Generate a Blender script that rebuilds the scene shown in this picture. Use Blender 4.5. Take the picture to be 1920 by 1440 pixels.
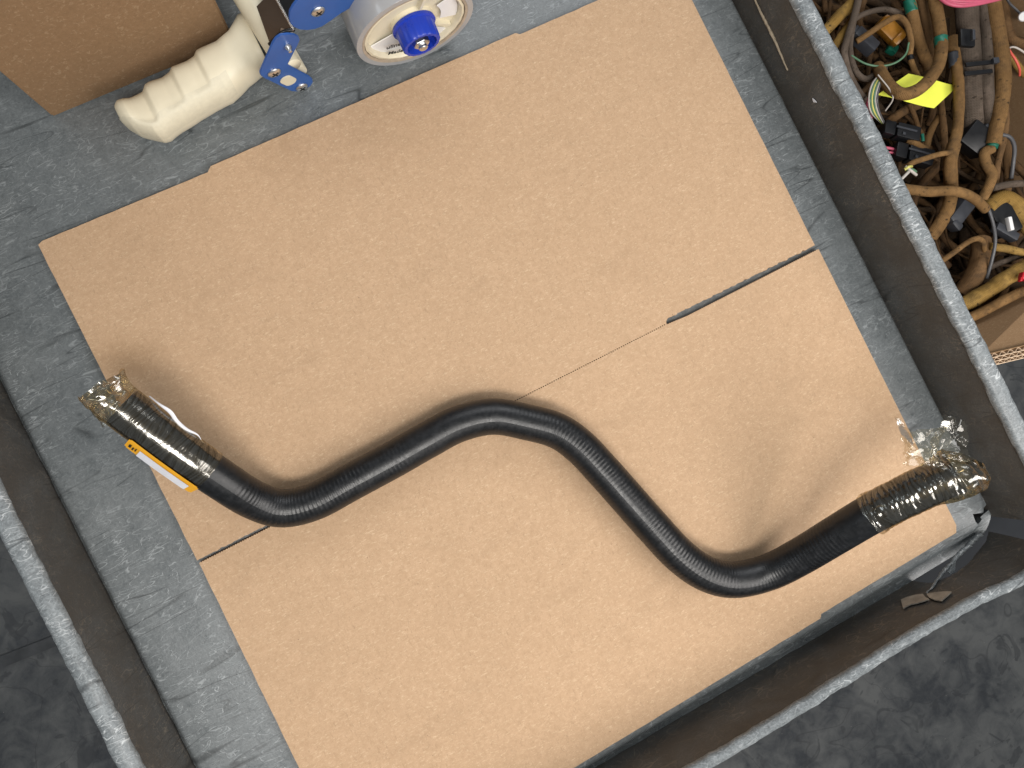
import bpy, bmesh, math, random
import numpy as np
from mathutils import Vector, Matrix, noise

random.seed(7)
SC = bpy.context.scene
COL = SC.collection
for _o in list(bpy.data.objects):
    bpy.data.objects.remove(_o, do_unlink=True)

# ------------------------------------------------------------------ camera
F_PX, CX, CY = 1442.0, 960.0, 720.0          # focal length and centre, in pixels of a 1920 px wide picture
CAM_H = 0.577                                 # metres above the cart shelf
TILT = math.radians(7.6)
_u = np.array([0.892, -0.45]); _u /= np.linalg.norm(_u)
_v = np.array([_u[1], -_u[0]])
_ct, _st = math.cos(TILT), math.sin(TILT)
FW = np.array([_st, 0, -_ct]); AX = np.array([_ct, 0, _st]); BX = np.array([0, 1.0, 0])
CAM = np.array([0, 0, CAM_H])

cd = bpy.data.cameras.new('camera'); co = bpy.data.objects.new('camera', cd); COL.objects.link(co)
cd.sensor_fit = 'HORIZONTAL'; cd.sensor_width = 36.0; cd.lens = F_PX / 1920 * 36.0
cd.clip_start = 0.01; cd.clip_end = 60
_r = AX * _u[0] + BX * _v[0]; _up = -(AX * _u[1] + BX * _v[1])
co.matrix_world = Matrix(((_r[0], _up[0], -FW[0], 0), (_r[1], _up[1], -FW[1], 0), (_r[2], _up[2], -FW[2], CAM_H), (0, 0, 0, 1)))
SC.camera = co

# ------------------------------------------------------------------ world and lamps (a workshop under ceiling fixtures)
W = bpy.data.worlds.new('World'); SC.world = W; W.use_nodes = True
bg = W.node_tree.nodes['Background']; bg.inputs['Color'].default_value = (0.90, 0.96, 1.0, 1); bg.inputs['Strength'].default_value = 0.205

def area(name, direction, dist, sx, sy, power, color=(1, 1, 1), target=(0.1, 0.0, 0.0)):
    d = Vector(direction).normalized()
    l = bpy.data.lights.new(name, 'AREA'); l.shape = 'RECTANGLE'; l.size = sx; l.size_y = sy
    l.energy = power; l.color = color
    o = bpy.data.objects.new(name, l); COL.objects.link(o)
    o.location = Vector(target) + d * dist
    o.rotation_euler = (-d).to_track_quat('-Z', 'Y').to_euler()
    return o
area('ceiling_lamp', (-0.20, -0.34, 0.915), 1.4, 0.70, 0.28, 13.8, (1.0, 0.96, 0.91))
area('ceiling_lamp', (0.42, -0.60, 0.69), 1.15, 0.85, 0.55, 10.5, (1.0, 0.95, 0.91))
area('ceiling_lamp', (0.42, 0.62, 0.66), 1.6, 1.1, 0.60, 7, (0.97, 0.98, 1.0))
area('ceiling_lamp', (-0.80, 0.2, 0.57), 2.8, 0.9, 0.30, 3, (0.84, 0.93, 1.0))

SC.view_settings.view_transform = 'Standard'; SC.view_settings.look = 'None'
SC.view_settings.exposure = 0.0; SC.view_settings.gamma = 1.0; SC.view_settings.use_curve_mapping = False
SC.cycles.use_denoising = True
SC.cycles.max_bounces = 6; SC.cycles.diffuse_bounces = 3; SC.cycles.glossy_bounces = 4; SC.cycles.transparent_max_bounces = 16
SC.cycles.use_adaptive_sampling = True; SC.cycles.adaptive_threshold = 0.015
SC.cycles.caustics_reflective = False; SC.cycles.caustics_refractive = False

# ------------------------------------------------------------------ pixel -> place helpers
def _ray(x, y):
    d = np.array([x - CX, y - CY]); return FW * F_PX + AX * (d @ _u) + BX * (d @ _v)
def P(x, y, z=0.0):
    r = _ray(x, y); return Vector(CAM + r * ((z - CAM_H) / r[2]))
def PY(x, y, Y):
    r = _ray(x, y); return Vector(CAM + r * (Y / r[1]))
def PX(x, y, X):
    r = _ray(x, y); return Vector(CAM + r * (X / r[0]))
def depth_of(p):
    return float((np.array(p) - CAM) @ FW)

# ------------------------------------------------------------------ object helpers
def tag(o, label=None, cat=None, group=None, kind=None):
    if label: o['label'] = label
    if cat: o['category'] = cat
    if group: o['group'] = group
    if kind: o['kind'] = kind
    return o
def thing(name, label, cat, loc=(0, 0, 0), group=None):
    o = bpy.data.objects.new(name, None); COL.objects.link(o); o.location = loc
    o.empty_display_size = 0.02
    return tag(o, label, cat, group)
def obj(name, verts, faces, mat, parent=None, smooth=True, uvs=None):
    me = bpy.data.meshes.new(name)
    me.from_pydata([tuple(v) for v in verts], [], [tuple(f) for f in faces]); me.update()
    if smooth:
        me.polygons.foreach_set('use_smooth', [True] * len(me.polygons))
    if uvs is not None:
        uvl = me.uv_layers.new(name='UVMap')
        for poly in me.polygons:
            for li, vi in zip(poly.loop_indices, poly.vertices):
                uvl.data[li].uv = uvs[vi]
    return place(name, me, mat, parent)
def place(name, me, mat, parent=None):
    if mat: me.materials.append(mat)
    o = bpy.data.objects.new(name, me); COL.objects.link(o)
    if parent is not None:
        o.parent = parent
        off = Vector(parent.location)
        pp = parent.parent
        while pp is not None:
            off += Vector(pp.location); pp = pp.parent
        me.transform(Matrix.Translation(-off))
    return o
def from_bm(name, bm, mat, parent=None, smooth=False, angle=None):
    bmesh.ops.recalc_face_normals(bm, faces=bm.faces[:])
    me = bpy.data.meshes.new(name); bm.to_mesh(me); bm.free()
    if smooth:
        me.polygons.foreach_set('use_smooth', [True] * len(me.polygons))
        if angle: me.set_sharp_from_angle(angle=math.radians(angle))
    return place(name, me, mat, parent)

def catmull(pts, n):
    pts = [Vector(p) for p in pts]
    P0 = [pts[0] * 2 - pts[1]] + pts + [pts[-1] * 2 - pts[-2]]
    out = []
    for i in range(1, len(P0) - 2):
        p0, p1, p2, p3 = P0[i - 1], P0[i], P0[i + 1], P0[i + 2]
        for k in range(24):
            t = k / 24
            out.append(0.5 * ((2 * p1) + (p2 - p0) * t + (2 * p0 - 5 * p1 + 4 * p2 - p3) * t * t + (3 * p1 - p0 - 3 * p2 + p3) * t ** 3))
    out.append(pts[-1])
    ls = [0]
    for i in range(1, len(out)): ls.append(ls[-1] + (out[i] - out[i - 1]).length)
    tot = ls[-1]; res = []; j = 0
    for k in range(n):
        d = tot * k / (n - 1)
        while j < len(ls) - 2 and ls[j + 1] < d: j += 1
        t = (d - ls[j]) / max(1e-9, ls[j + 1] - ls[j])
        res.append(out[j].lerp(out[j + 1], min(1, max(0, t))))
    return res, tot
def frames(pts):
    T = []
    for i in range(len(pts)):
        a = pts[max(0, i - 1)]; b = pts[min(len(pts) - 1, i + 1)]
        T.append((b - a).normalized())
    up = Vector((0, 0, 1))
    n = (up - T[0] * up.dot(T[0])).normalized() if abs(T[0].z) < 0.95 else Vector((0, 1, 0))
    N = [n]
    for i in range(1, len(pts)):
        n = N[-1] - T[i] * N[-1].dot(T[i]); N.append(n.normalized())
    B = [T[i].cross(N[i]) for i in range(len(pts))]
    return T, N, B
def sweep_data(pts, rad, segs=12, cap=True, total=None):
    T, N, B = frames(pts)
    V, Fc, UV = [], [], []
    n = len(pts); L = 0.0
    for i in range(n):
        if i: L += (pts[i] - pts[i - 1]).length
        for s in range(segs + 1):
            a = 2 * math.pi * s / segs
            r = rad(i / (n - 1), a) if callable(rad) else rad
            V.append(pts[i] + (N[i] * math.cos(a) + B[i] * math.sin(a)) * r); UV.append((L, s / segs))
    w = segs + 1
    for i in range(n - 1):
        for s in range(segs):
            Fc.append((i * w + s, i * w + s + 1, (i + 1) * w + s + 1, (i + 1) * w + s))
    if cap:
        for i in (0, n - 1):
            V.append(pts[i].copy()); UV.append((0 if i == 0 else L, 0)); c = len(V) - 1
            for s in range(segs):
                q = (i * w + s, i * w + s + 1, c)
                Fc.append(q if i else q[::-1])
    return V, Fc, UV
def tube(name, pts, rad, mat, parent=None, segs=12, n=None, cap=True):
    if n: pts, _ = catmull(pts, n)
    V, Fc, UV = sweep_data(pts, rad, segs, cap)
    return obj(name, V, Fc, mat, parent, True, UV)
def rbox(name, center, ex, ey, ez, size, mat, parent=None, bevel=0.0008, seg=2):
    bm = bmesh.new(); bmesh.ops.create_cube(bm, size=1)
    for v in bm.verts: v.co = Vector((v.co.x * size[0], v.co.y * size[1], v.co.z * size[2]))
    if bevel: bmesh.ops.bevel(bm, geom=bm.edges[:], offset=bevel, segments=seg, affect='EDGES', profile=0.6)
    ex, ey, ez = [Vector(e).normalized() for e in (ex, ey, ez)]
    c = Vector(center)
    for v in bm.verts: v.co = c + ex * v.co.x + ey * v.co.y + ez * v.co.z
    return from_bm(name, bm, mat, parent, True, 40)
def prism(name, loop, thick, mat, parent=None, bevel=0.0):
    """loop: list of 3-D points in one plane; extruded by the vector thick."""
    bm = bmesh.new()
    vs = [bm.verts.new(p) for p in loop]
    f = bm.faces.new(vs)
    r = bmesh.ops.extrude_face_region(bm, geom=[f])
    bmesh.ops.translate(bm, vec=Vector(thick), verts=[g for g in r['geom'] if isinstance(g, bmesh.types.BMVert)])
    if bevel: bmesh.ops.bevel(bm, geom=bm.edges[:], offset=bevel, segments=2, affect='EDGES')
    return from_bm(name, bm, mat, parent, True, 35)
def lathe(name, prof, origin, axis, xdir, mat, parent=None, segs=48, wob=None):
    """prof: list of (radius, height along axis)."""
    ax = Vector(axis).normalized(); x = Vector(xdir); x = (x - ax * x.dot(ax)).normalized(); y = ax.cross(x)
    V, Fc = [], []
    for (r, h) in prof:
        for s in range(segs):
            a = 2 * math.pi * s / segs
            rr = r * (wob(a, h) if wob else 1)
            V.append(Vector(origin) + ax * h + (x * math.cos(a) + y * math.sin(a)) * rr)
    for i in range(len(prof) - 1):
        for s in range(segs):
            t = (s + 1) % segs
            Fc.append((i * segs + s, i * segs + t, (i + 1) * segs + t, (i + 1) * segs + s))
    me_o = obj(name, V, Fc, mat, parent, True)
    bm = bmesh.new(); bm.from_mesh(me_o.data)
    bmesh.ops.remove_doubles(bm, verts=bm.verts[:], dist=1e-7)
    bmesh.ops.recalc_face_normals(bm, faces=bm.faces[:]); bm.to_mesh(me_o.data); bm.free()
    me_o.data.polygons.foreach_set('use_smooth', [True] * len(me_o.data.polygons))
    me_o.data.set_sharp_from_angle(angle=math.radians(38))
    return me_o

# ------------------------------------------------------------------ material helpers
class NB:
    def __init__(self, name):
        self.m = bpy.data.materials.new(name); self.m.use_nodes = True
        self.t = self.m.node_tree; self.bsdf = self.t.nodes['Principled BSDF']; self.out = self.t.nodes['Material Output']
        self.tc = self.t.nodes.new('ShaderNodeTexCoord')
    def link(self, a, b): self.t.links.new(a, b)
    def n(self, typ, **kw):
        nd = self.t.nodes.new(typ)
        for k, v in kw.items(): setattr(nd, k, v)
        return nd
    def coord(self, kind='Object', scale=(1, 1, 1), rot=(0, 0, 0), loc=(0, 0, 0)):
        mp = self.n('ShaderNodeMapping'); mp.inputs['Scale'].default_value = scale
        mp.inputs['Rotation'].default_value = rot; mp.inputs['Location'].default_value = loc
        self.link(self.tc.outputs[kind], mp.inputs['Vector']); return mp.outputs['Vector']
    def noise(self, vec, scale, detail=4, rough=0.55, dist=0.0):
        nd = self.n('ShaderNodeTexNoise'); nd.inputs['Scale'].default_value = scale; nd.inputs['Detail'].default_value = detail
        nd.inputs['Roughness'].default_value = rough; nd.inputs['Distortion'].default_value = dist
        self.link(vec, nd.inputs['Vector']); return nd.outputs['Fac']
    def ramp(self, fac, stops):
        nd = self.n('ShaderNodeValToRGB'); el = nd.color_ramp.elements
        while len(el) > 1: el.remove(el[-1])
        for i, (p, c) in enumerate(stops):
            e = el[0] if i == 0 else el.new(p)
            e.position = p; e.color = (c, c, c, 1) if isinstance(c, (int, float)) else (*c, 1)
        self.link(fac, nd.inputs['Fac']); return nd.outputs['Color']
    def math(self, op, a, b=0.0, c=None):
        nd = self.n('ShaderNodeMath', operation=op)
        for i, x in enumerate((a, b, c)):
            if x is None: continue
            if isinstance(x, (int, float)): nd.inputs[i].default_value = x
            else: self.link(x, nd.inputs[i])
        return nd.outputs[0]
    def mix(self, fac, a, b, mode='MIX'):
        nd = self.n('ShaderNodeMix', data_type='RGBA', blend_type=mode)
        for k, x in ((0, fac), (6, a), (7, b)):
            if isinstance(x, (int, float)): nd.inputs[k].default_value = x if k == 0 else (x, x, x, 1)
            elif isinstance(x, tuple): nd.inputs[k].default_value = (*x, 1)
            else: self.link(x, nd.inputs[k])
        return nd.outputs[2]
    def lines(self, vec, scale, width, dist=0.6, detail=1):
        """thin contour lines of a noise field: hair scratches"""
        f = self.noise(vec, scale, detail, 0.5, dist)
        d = self.math('ABSOLUTE', self.math('SUBTRACT', f, 0.5))
        return self.ramp(d, [(0.0, 1.0), (width, 0.0)])
    def bump(self, h, strength=0.3, dist=0.001, prev=None):
        nd = self.n('ShaderNodeBump'); nd.inputs['Strength'].default_value = strength; nd.inputs['Distance'].default_value = dist
        self.link(h, nd.inputs['Height'])
        if prev is not None: self.link(prev, nd.inputs['Normal'])
        return nd.outputs['Normal']
    def set(self, base=None, rough=None, normal=None, **kw):
        for k, x in (('Base Color', base), ('Roughness', rough), ('Normal', normal), *kw.items()):
            if x is None: continue
            k = {'metal': 'Metallic', 'spec': 'Specular IOR Level', 'trans': 'Transmission Weight', 'ior': 'IOR', 'coat': 'Coat Weight', 'sheen': 'Sheen Weight'}.get(k, k)
            s = self.bsdf.inputs[k]
            if isinstance(x, (int, float)): s.default_value = x
            elif isinstance(x, tuple): s.default_value = (*x, 1)
            else: self.link(x, s)
        return self.m

def kraft(name, c0, c1, fleck=(0.72, 0.56, 0.38), rot=0.0, flute=0.0, fl_dir=0, dent=False):
    b = NB(name); vec = b.coord('Object', rot=(0, 0, rot))
    big = b.noise(vec, 9, 3); mid = b.noise(vec, 330, 7, 0.85, 0.4)
    fib = b.noise(b.coord('Object', scale=(330, 1250, 330), rot=(0, 0, rot + 0.5)), 1, 3, 0.6, 0.9)
    fib2 = b.noise(b.coord('Object', scale=(1200, 300, 1200), rot=(0, 0, rot - 0.2)), 1, 3, 0.6, 0.9)
    col = b.mix(b.ramp(mid, [(0.34, 0.0), (0.66, 1.0)]), c0, c1)
    col = b.mix(b.ramp(big, [(0.35, 0.10), (0.65, 0.0)]), col, tuple(x * 0.86 for x in c0))
    col = b.mix(b.ramp(fib, [(0.57, 0.0), (0.66, 0.42)]), col, fleck)
    col = b.mix(b.ramp(b.noise(vec, 90, 4, 0.65, 0.6), [(0.40, 0.12), (0.60, 0.0)]), col, tuple(x * 0.84 for x in c0))
    col = b.mix(b.ramp(fib2, [(0.32, 0.40), (0.42, 0.0)]), col, tuple(x * 0.66 for x in c0))
    speck = b.noise(vec, 420, 1)
    col = b.mix(b.ramp(speck, [(0.79, 0.0), (0.82, 0.55)]), col, (0.10, 0.055, 0.03))
    nrm = b.bump(b.math('ADD', fib, mid), 0.16, 0.0005)
    if dent:
        # faint flute lines, shallow dents and handling smudges
        w = b.n('ShaderNodeTexWave', wave_type='BANDS', bands_direction='Y'); w.inputs['Scale'].default_value = 45; w.inputs['Distortion'].default_value = 0.8
        b.link(vec, w.inputs['Vector']); nrm = b.bump(w.outputs['Fac'], 0.035, 0.0006, nrm)
        nrm = b.bump(b.noise(vec, 12, 2), 0.5, 0.0035, nrm)
        dn = b.ramp(b.noise(vec, 55, 2, 0.5, 0.6), [(0.70, 0.0), (0.78, 1.0)]); nrm = b.bump(dn, 0.25, 0.0006, nrm)
        sm_ = b.ramp(b.noise(b.coord('Object', scale=(1, 2.2, 1), rot=(0, 0, 0.7)), 16, 4, 0.6, 0.6), [(0.56, 0.0), (0.74, 0.22)])
        col = b.mix(sm_, col, tuple(x * 0.74 for x in c0))
        scr_ = b.math('MULTIPLY', b.lines(b.coord('Object', scale=(1, 8, 1), rot=(0, 0, 0.9)), 7, 0.006, 0.2, 1), b.ramp(b.noise(vec, 22, 2), [(0.58, 0.0), (0.66, 0.30)]))
        col = b.mix(scr_, col, tuple(x * 0.6 for x in c0))
    if flute:
        w = b.n('ShaderNodeTexWave', wave_type='BANDS', bands_direction='X' if fl_dir == 0 else 'Y'); w.inputs['Scale'].default_value = flute; w.inputs['Distortion'].default_value = 0.6
        b.link(vec, w.inputs['Vector']); nrm = b.bump(w.outputs['Fac'], 0.10, 0.0006, nrm)
    return b.set(col, 0.82, nrm, spec=0.25)

def scuffed(name, dark, light, scr=(0.30, 0.33, 0.35), amount=0.5, rough=0.5, grime=None, blotch=18, spec=0.4, grain=0.35):
    b = NB(name); vec = b.coord('Object')
    big = b.noise(vec, blotch, 5, 0.6, 0.4); mid = b.noise(vec, 95, 5, 0.7, 0.4); fine = b.noise(vec, 620, 3, 0.7)
    t = b.math('ADD', b.math('MULTIPLY', big, 0.5), b.math('MULTIPLY', mid, 0.5))
    col = b.mix(b.ramp(t, [(0.26, 0.0), (0.74, 1.0)]), dark, light)
    col = b.mix(b.ramp(fine, [(0.44, 0.0), (0.70, grain)]), col, tuple(x * 1.6 for x in light))
    col = b.mix(b.ramp(b.noise(vec, 380, 3, 0.7), [(0.30, grain), (0.46, 0.0)]), col, tuple(x * 0.6 for x in dark))
    mask = b.ramp(b.noise(vec, 12, 3), [(0.35, 0.35), (0.60, 1.0)])
    s = None
    for q, (ang, sc_, wd) in enumerate(((0.3, 26, 0.009), (1.1, 32, 0.011), (1.9, 24, 0.008), (2.6, 36, 0.011), (0.75, 48, 0.014), (2.2, 42, 0.012))):
        l = b.lines(b.coord('Object', rot=(0.15 * q, 0.1, ang), scale=(1, 4.2, 1.5), loc=(3.1 * q, 1.7 * q, q)), sc_, wd, 0.5, 1)
        l = b.math('MULTIPLY', l, b.ramp(b.noise(b.coord('Object', loc=(q * 5.3, q, 0)), 95, 1), [(0.52, 0.0), (0.56, 1.0)]))
        s = l if s is None else b.math('MAXIMUM', s, l)
    s = b.math('MULTIPLY', b.math('MULTIPLY', s, mask), amount)
    col = b.mix(s, col, scr)
    for q, (ang, sc_) in enumerate(((0.15, 5), (1.35, 7), (2.3, 6))):
        dk = b.lines(b.coord('Object', rot=(0, 0, ang), scale=(1, 9, 1), loc=(5 + q, 5, 0)), sc_, 0.010, 0.15, 1)
        dk = b.math('MULTIPLY', dk, b.ramp(b.noise(b.coord('Object', loc=(q * 3.7, 2, q)), 17, 2), [(0.52, 0.0), (0.62, 0.7)]))
        col = b.mix(dk, col, tuple(x * 0.35 for x in dark))
    pit = b.ramp(b.noise(vec, 75, 2), [(0.74, 0.0), (0.80, 0.6)])
    col = b.mix(pit, col, tuple(x * 0.45 for x in dark))
    if grime:
        g = b.ramp(b.noise(vec, 26, 4, 0.6, 0.5), [(0.40, 0.75), (0.66, 0.1)])
        col = b.mix(g, col, grime)
    h = b.math('ADD', b.math('MULTIPLY', fine, 0.6), b.math('ADD', mid, b.math('MULTIPLY', s, 0.8)))
    nrm = b.bump(h, 0.25, 0.0006)
    r = b.ramp(b.math('ADD', b.math('MULTIPLY', mid, 0.6), b.math('MULTIPLY', big, 0.4)), [(0.35, rough - 0.10), (0.65, rough + 0.12)])
    return b.set(col, r, nrm, spec=spec)

def plain(name, base, rough=0.5, metal=0.0, spec=0.5, var=0.12, scale=120, bump=0.08, **kw):
    b = NB(name); vec = b.coord('Object')
    n1 = b.noise(vec, scale, 4, 0.6)
    col = b.mix(b.ramp(n1, [(0.3, 0.0), (0.7, 1.0)]), tuple(x * (1 - var) for x in base), tuple(min(1, x * (1 + var)) for x in base))
    nrm = b.bump(b.noise(vec, scale * 5, 3), bump, 0.0004)
    return b.set(col, b.ramp(n1, [(0.3, max(0.02, rough - 0.06)), (0.7, min(1, rough + 0.06))]), nrm, metal=metal, spec=spec, **kw)

MAT = {}
MAT['kraft_sheet'] = kraft('kraft_sheet', (0.420, 0.278, 0.166), (0.530, 0.362, 0.230), dent=True)
MAT['kraft_box'] = kraft('kraft_box', (0.225, 0.138, 0.072), (0.285, 0.177, 0.097), fleck=(0.42, 0.30, 0.185), flute=0)
MAT['kraft_bin'] = kraft('kraft_bin', (0.27, 0.165, 0.085), (0.33, 0.21, 0.115), fleck=(0.46, 0.33, 0.2))
MAT['kraft_edge'] = plain('kraft_edge', (0.62, 0.47, 0.33), 0.85, spec=0.2, var=0.2, scale=300)
MAT['shelf'] = scuffed('shelf_plastic', (0.086, 0.097, 0.102), (0.160, 0.175, 0.180), scr=(0.42, 0.45, 0.46), amount=0.52, rough=0.34, grain=0.30, spec=0.55)
MAT['lip'] = scuffed('lip_plastic', (0.058, 0.059, 0.058), (0.105, 0.104, 0.099), scr=(0.26, 0.22, 0.17), amount=0.75, rough=0.55, grime=(0.064, 0.055, 0.045), blotch=30)
MAT['rim'] = scuffed('rim_plastic', (0.090, 0.101, 0.108), (0.245, 0.268, 0.278), scr=(0.62, 0.65, 0.66), amount=0.8, rough=0.40, blotch=70, grain=0.45)
MAT['post'] = plain('post_plastic', (0.021, 0.023, 0.026), 0.85, var=0.15, scale=30, spec=0.08)

# ------------------------------------------------------------------ floor
FLOOR_Z = -0.83
def floor_mat():
    b = NB('worn_concrete'); vec = b.coord('Object')
    n1 = b.noise(vec, 7, 6, 0.62, 0.5); n2 = b.noise(vec, 24, 5, 0.6, 0.8); n3 = b.noise(vec, 150, 4)
    t = b.math('ADD', b.math('MULTIPLY', n1, 0.55), b.math('MULTIPLY', n2, 0.45))
    col = b.mix(b.ramp(t, [(0.40, 0.0), (0.60, 1.0)]), (0.048, 0.053, 0.060), (0.135, 0.140, 0.140))
    col = b.mix(b.ramp(n3, [(0.4, 0.0), (0.7, 0.2)]), col, (0.13, 0.13, 0.13))
    col = b.mix(b.ramp(b.noise(vec, 40, 2), [(0.68, 0.0), (0.71, 0.5)]), col, (0.05, 0.052, 0.056))
    col = b.mix(b.math('MULTIPLY', b.lines(vec, 5, 0.004, 0.6, 2), 0.5), col, (0.035, 0.036, 0.04))
    col = b.mix(b.ramp(b.noise(vec, 210, 1), [(0.80, 0.0), (0.83, 0.8)]), col, (0.30, 0.29, 0.27))
    col = b.mix(b.ramp(b.noise(vec, 16, 3, 0.6, 1.2), [(0.60, 0.0), (0.64, 0.55)]), col, (0.040, 0.043, 0.048))
    return b.set(col, b.ramp(t, [(0.4, 0.38), (0.6, 0.6)]), b.bump(b.math('ADD', n2, n3), 0.2, 0.002), spec=0.4)
MAT['floor'] = floor_mat()
s = 6.0
tag(obj('floor', [(-s, -s, FLOOR_Z), (s, -s, FLOOR_Z), (s, s, FLOOR_Z), (-s, s, FLOOR_Z)], [(0, 1, 2, 3)], MAT['floor'], smooth=False), kind='structure')
MAT['seam'] = plain('dark_seam', (0.055, 0.058, 0.062), 0.5, var=0.3, scale=40)
for q in (((-20, 1238), (110, 1188), (104, 1212), (-20, 1262)),):
    pts = [P(x, y, FLOOR_Z + 0.004) for x, y in q]
    tag(obj('floor_seam', pts, [(0, 1, 2, 3)], MAT['seam'], smooth=False), kind='structure')

# ------------------------------------------------------------------ utility cart
X0, X1, Y0, Y1 = -0.2460, 0.3806, -0.2846, 0.640      # edges of the raised shelf
cart = thing('utility_cart', 'scuffed grey plastic utility cart with a raised lip under the cardboard sheet', 'cart', (0.067, 0.18, FLOOR_Z))
def rrect(x0, x1, y0, y1, r, n=10):
    out = []
    for cx, cy, a0 in ((x1 - r, y1 - r, 0), (x0 + r, y1 - r, 90), (x0 + r, y0 + r, 180), (x1 - r, y0 + r, 270)):
        for k in range(n + 1):
            a = math.radians(a0 + 90 * k / n); out.append((cx + r * math.cos(a), cy + r * math.sin(a)))
    return out
bm = bmesh.new()
prof = [(0.0050, 0.0)]
for k in range(1, 8):
    a = math.pi / 2 * k / 7
    prof.append((0.0050 * (1 - math.sin(a)), -0.0050 * (1 - math.cos(a))))
prof += [(-0.0002, -0.0058), (-0.0012, -0.0064), (-0.0090, -0.0066), (-0.0090, -0.03)]
rings = []
for ins, z in prof:
    rr = rrect(X0 + ins, X1 - ins, Y0 + ins, Y1 - ins, 0.026 - ins * 0.8)
    rings.append([bm.verts.new((x, y + (0.024 * max(0, x) if y < -0.2 else 0), z)) for x, y in rr])
bm.faces.new(rings[0])
for a, b in zip(rings, rings[1:]):
    for i in range(len(a)):
        j = (i + 1) % len(a); bm.faces.new((a[i], a[j], b[j], b[i]))
bm.faces.new(rings[-1][::-1])
shelf = from_bm('shelf', bm, MAT['shelf'], cart, True, 60)
# the triangular break in the rounded corner of the shelf
cut = bmesh.new()
tri = [P(1824, 964), P(1829, 978), P(1834, 983), P(1872, 952), P(1868, 940), P(1848, 961)]
vs = [cut.verts.new((p.x, p.y, 0.02)) for p in tri]
ff = cut.faces.new(vs); rr = bmesh.ops.extrude_face_region(cut, geom=[ff])
bmesh.ops.translate(cut, vec=(0, 0, -0.06), verts=[g for g in rr['geom'] if isinstance(g, bmesh.types.BMVert)])
bmesh.ops.recalc_face_normals(cut, faces=cut.faces[:])
cme = bpy.data.meshes.new('cutter'); cut.to_mesh(cme); cut.free()
cob = bpy.data.objects.new('cutter', cme); COL.objects.link(cob)
md = shelf.modifiers.new('break', 'BOOLEAN'); md.operation = 'DIFFERENCE'; md.object = cob; md.solver = 'EXACT'
bpy.context.view_layer.update()
dg = bpy.context.evaluated_depsgraph_get()
newme = bpy.data.meshes.new_from_object(shelf.evaluated_get(dg)); shelf.modifiers.clear(); shelf.data = newme
bpy.data.objects.remove(cob, do_unlink=True); newme.name = 'shelf'
if not newme.materials: newme.materials.append(MAT['shelf'])

def lip_wall(path, out_dirs, top, thick, zlow, rimw, lean=None, ln=0.003):
    """path: list of (x,y) along the inner foot of the wall; builds the wall sheet and its worn rim."""
    n = len(path); V, Fc = [], []
    V2, F2 = [], []
    for i, ((x, y), o) in enumerate(zip(path, out_dirs)):
        o = Vector((o[0], o[1], 0)).normalized(); t = i / (n - 1)
        zl = zlow(t, x, y); le = lean(t, x, y) if lean else 0.0
        jit = noise.noise(Vector((x * 60, y * 60, 0))) * 0.0007
        zt = top + noise.noise(Vector((x * 25, y * 25, 3))) * 0.0008
        base = Vector((x, y, 0)); thk = thick * min(1, 0.25 + 60 * t * (n / 360))
        hs = [0, 0.12, 0.3, 0.55, 0.8, 1.0]
        sec = []
        for h in hs:
            z = zl + (zt - 0.005 - zl) * h
            k = max(0, (z + 0.014) / 0.075)
            sec.append(base + o * (ln * k + le * k * k + jit) + Vector((0, 0, z)))
        for h in reversed(hs):
            z = zl + (zt - 0.005 - zl) * h
            k = max(0, (z + 0.014) / 0.075)
            sec.append(base + o * (ln * k + le * k * k + jit + thk) + Vector((0, 0, z)))
        V += sec
        kin = sec[5]; rs = []
        rw = rimw
        for (a, bz) in ((-0.0014, -0.0012), (-0.0018, 0.0016), (-0.0004, 0.0042), (0.002, 0.0054), (rw * 0.5, 0.0058), (rw - 0.0024, 0.0054), (rw + 0.0002, 0.0040), (rw + 0.0012, 0.0012), (rw + 0.0008, -0.006)):
            w1 = noise.noise(Vector((x * 190, y * 190, a * 900))) * 0.00055
            w2 = noise.noise(Vector((x * 70 + 9, y * 70, a * 300))) * 0.0005
            rs.append(kin + o * (a + w1) + Vector((0, 0, bz + w2)))
        V2 += rs
    m = 12; m2 = 9
    for i in range(n - 1):
        for k in range(m):
            kk = (k + 1) % m
            Fc.append((i * m + k, (i + 1) * m + k, (i + 1) * m + kk, i * m + kk))
        for k in range(m2 - 1):
            F2.append((i * m2 + k, (i + 1) * m2 + k, (i + 1) * m2 + k + 1, i * m2 + k + 1))
        F2.append((i * m2 + m2 - 1, (i + 1) * m2 + m2 - 1, (i + 1) * m2, i * m2))
    for i in (0, n - 1):
        Fc.append(tuple(i * m + k for k in range(m))); F2.append(tuple(i * m2 + k for k in range(m2)))
    w = obj('lip', V, Fc, MAT['lip'], cart)
    bmx = bmesh.new(); bmx.from_mesh(w.data); bmesh.ops.recalc_face_normals(bmx, faces=bmx.faces[:]); bmx.to_mesh(w.data); bmx.free()
    w.data.set_sharp_from_angle(angle=math.radians(50))
    r = obj('rim', V2, F2, MAT['rim'], w)
    bmx = bmesh.new(); bmx.from_mesh(r.data); bmesh.ops.recalc_face_normals(bmx, faces=bmx.faces[:]); bmx.to_mesh(r.data); bmx.free()
    r.data.set_sharp_from_angle(angle=math.radians(60))
    return w
TOP = 0.060
# right wall, ends in a clean tear near the broken corner
npt = 360
pth = [(0.3820, -0.2735 + (0.64 + 0.2735) * k / npt) for k in range(npt + 1)]
lip_wall(pth, [(1, 0)] * len(pth), TOP, 0.006, lambda t, x, y: -0.02, 0.0115)
# left wall
pth = [(-0.2473, -0.262 + (0.64 + 0.262) * k / npt) for k in range(npt + 1)]
lip_wall(pth, [(-1, 0)] * len(pth), TOP, 0.006, lambda t, x, y: -0.02, 0.0105)
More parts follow.
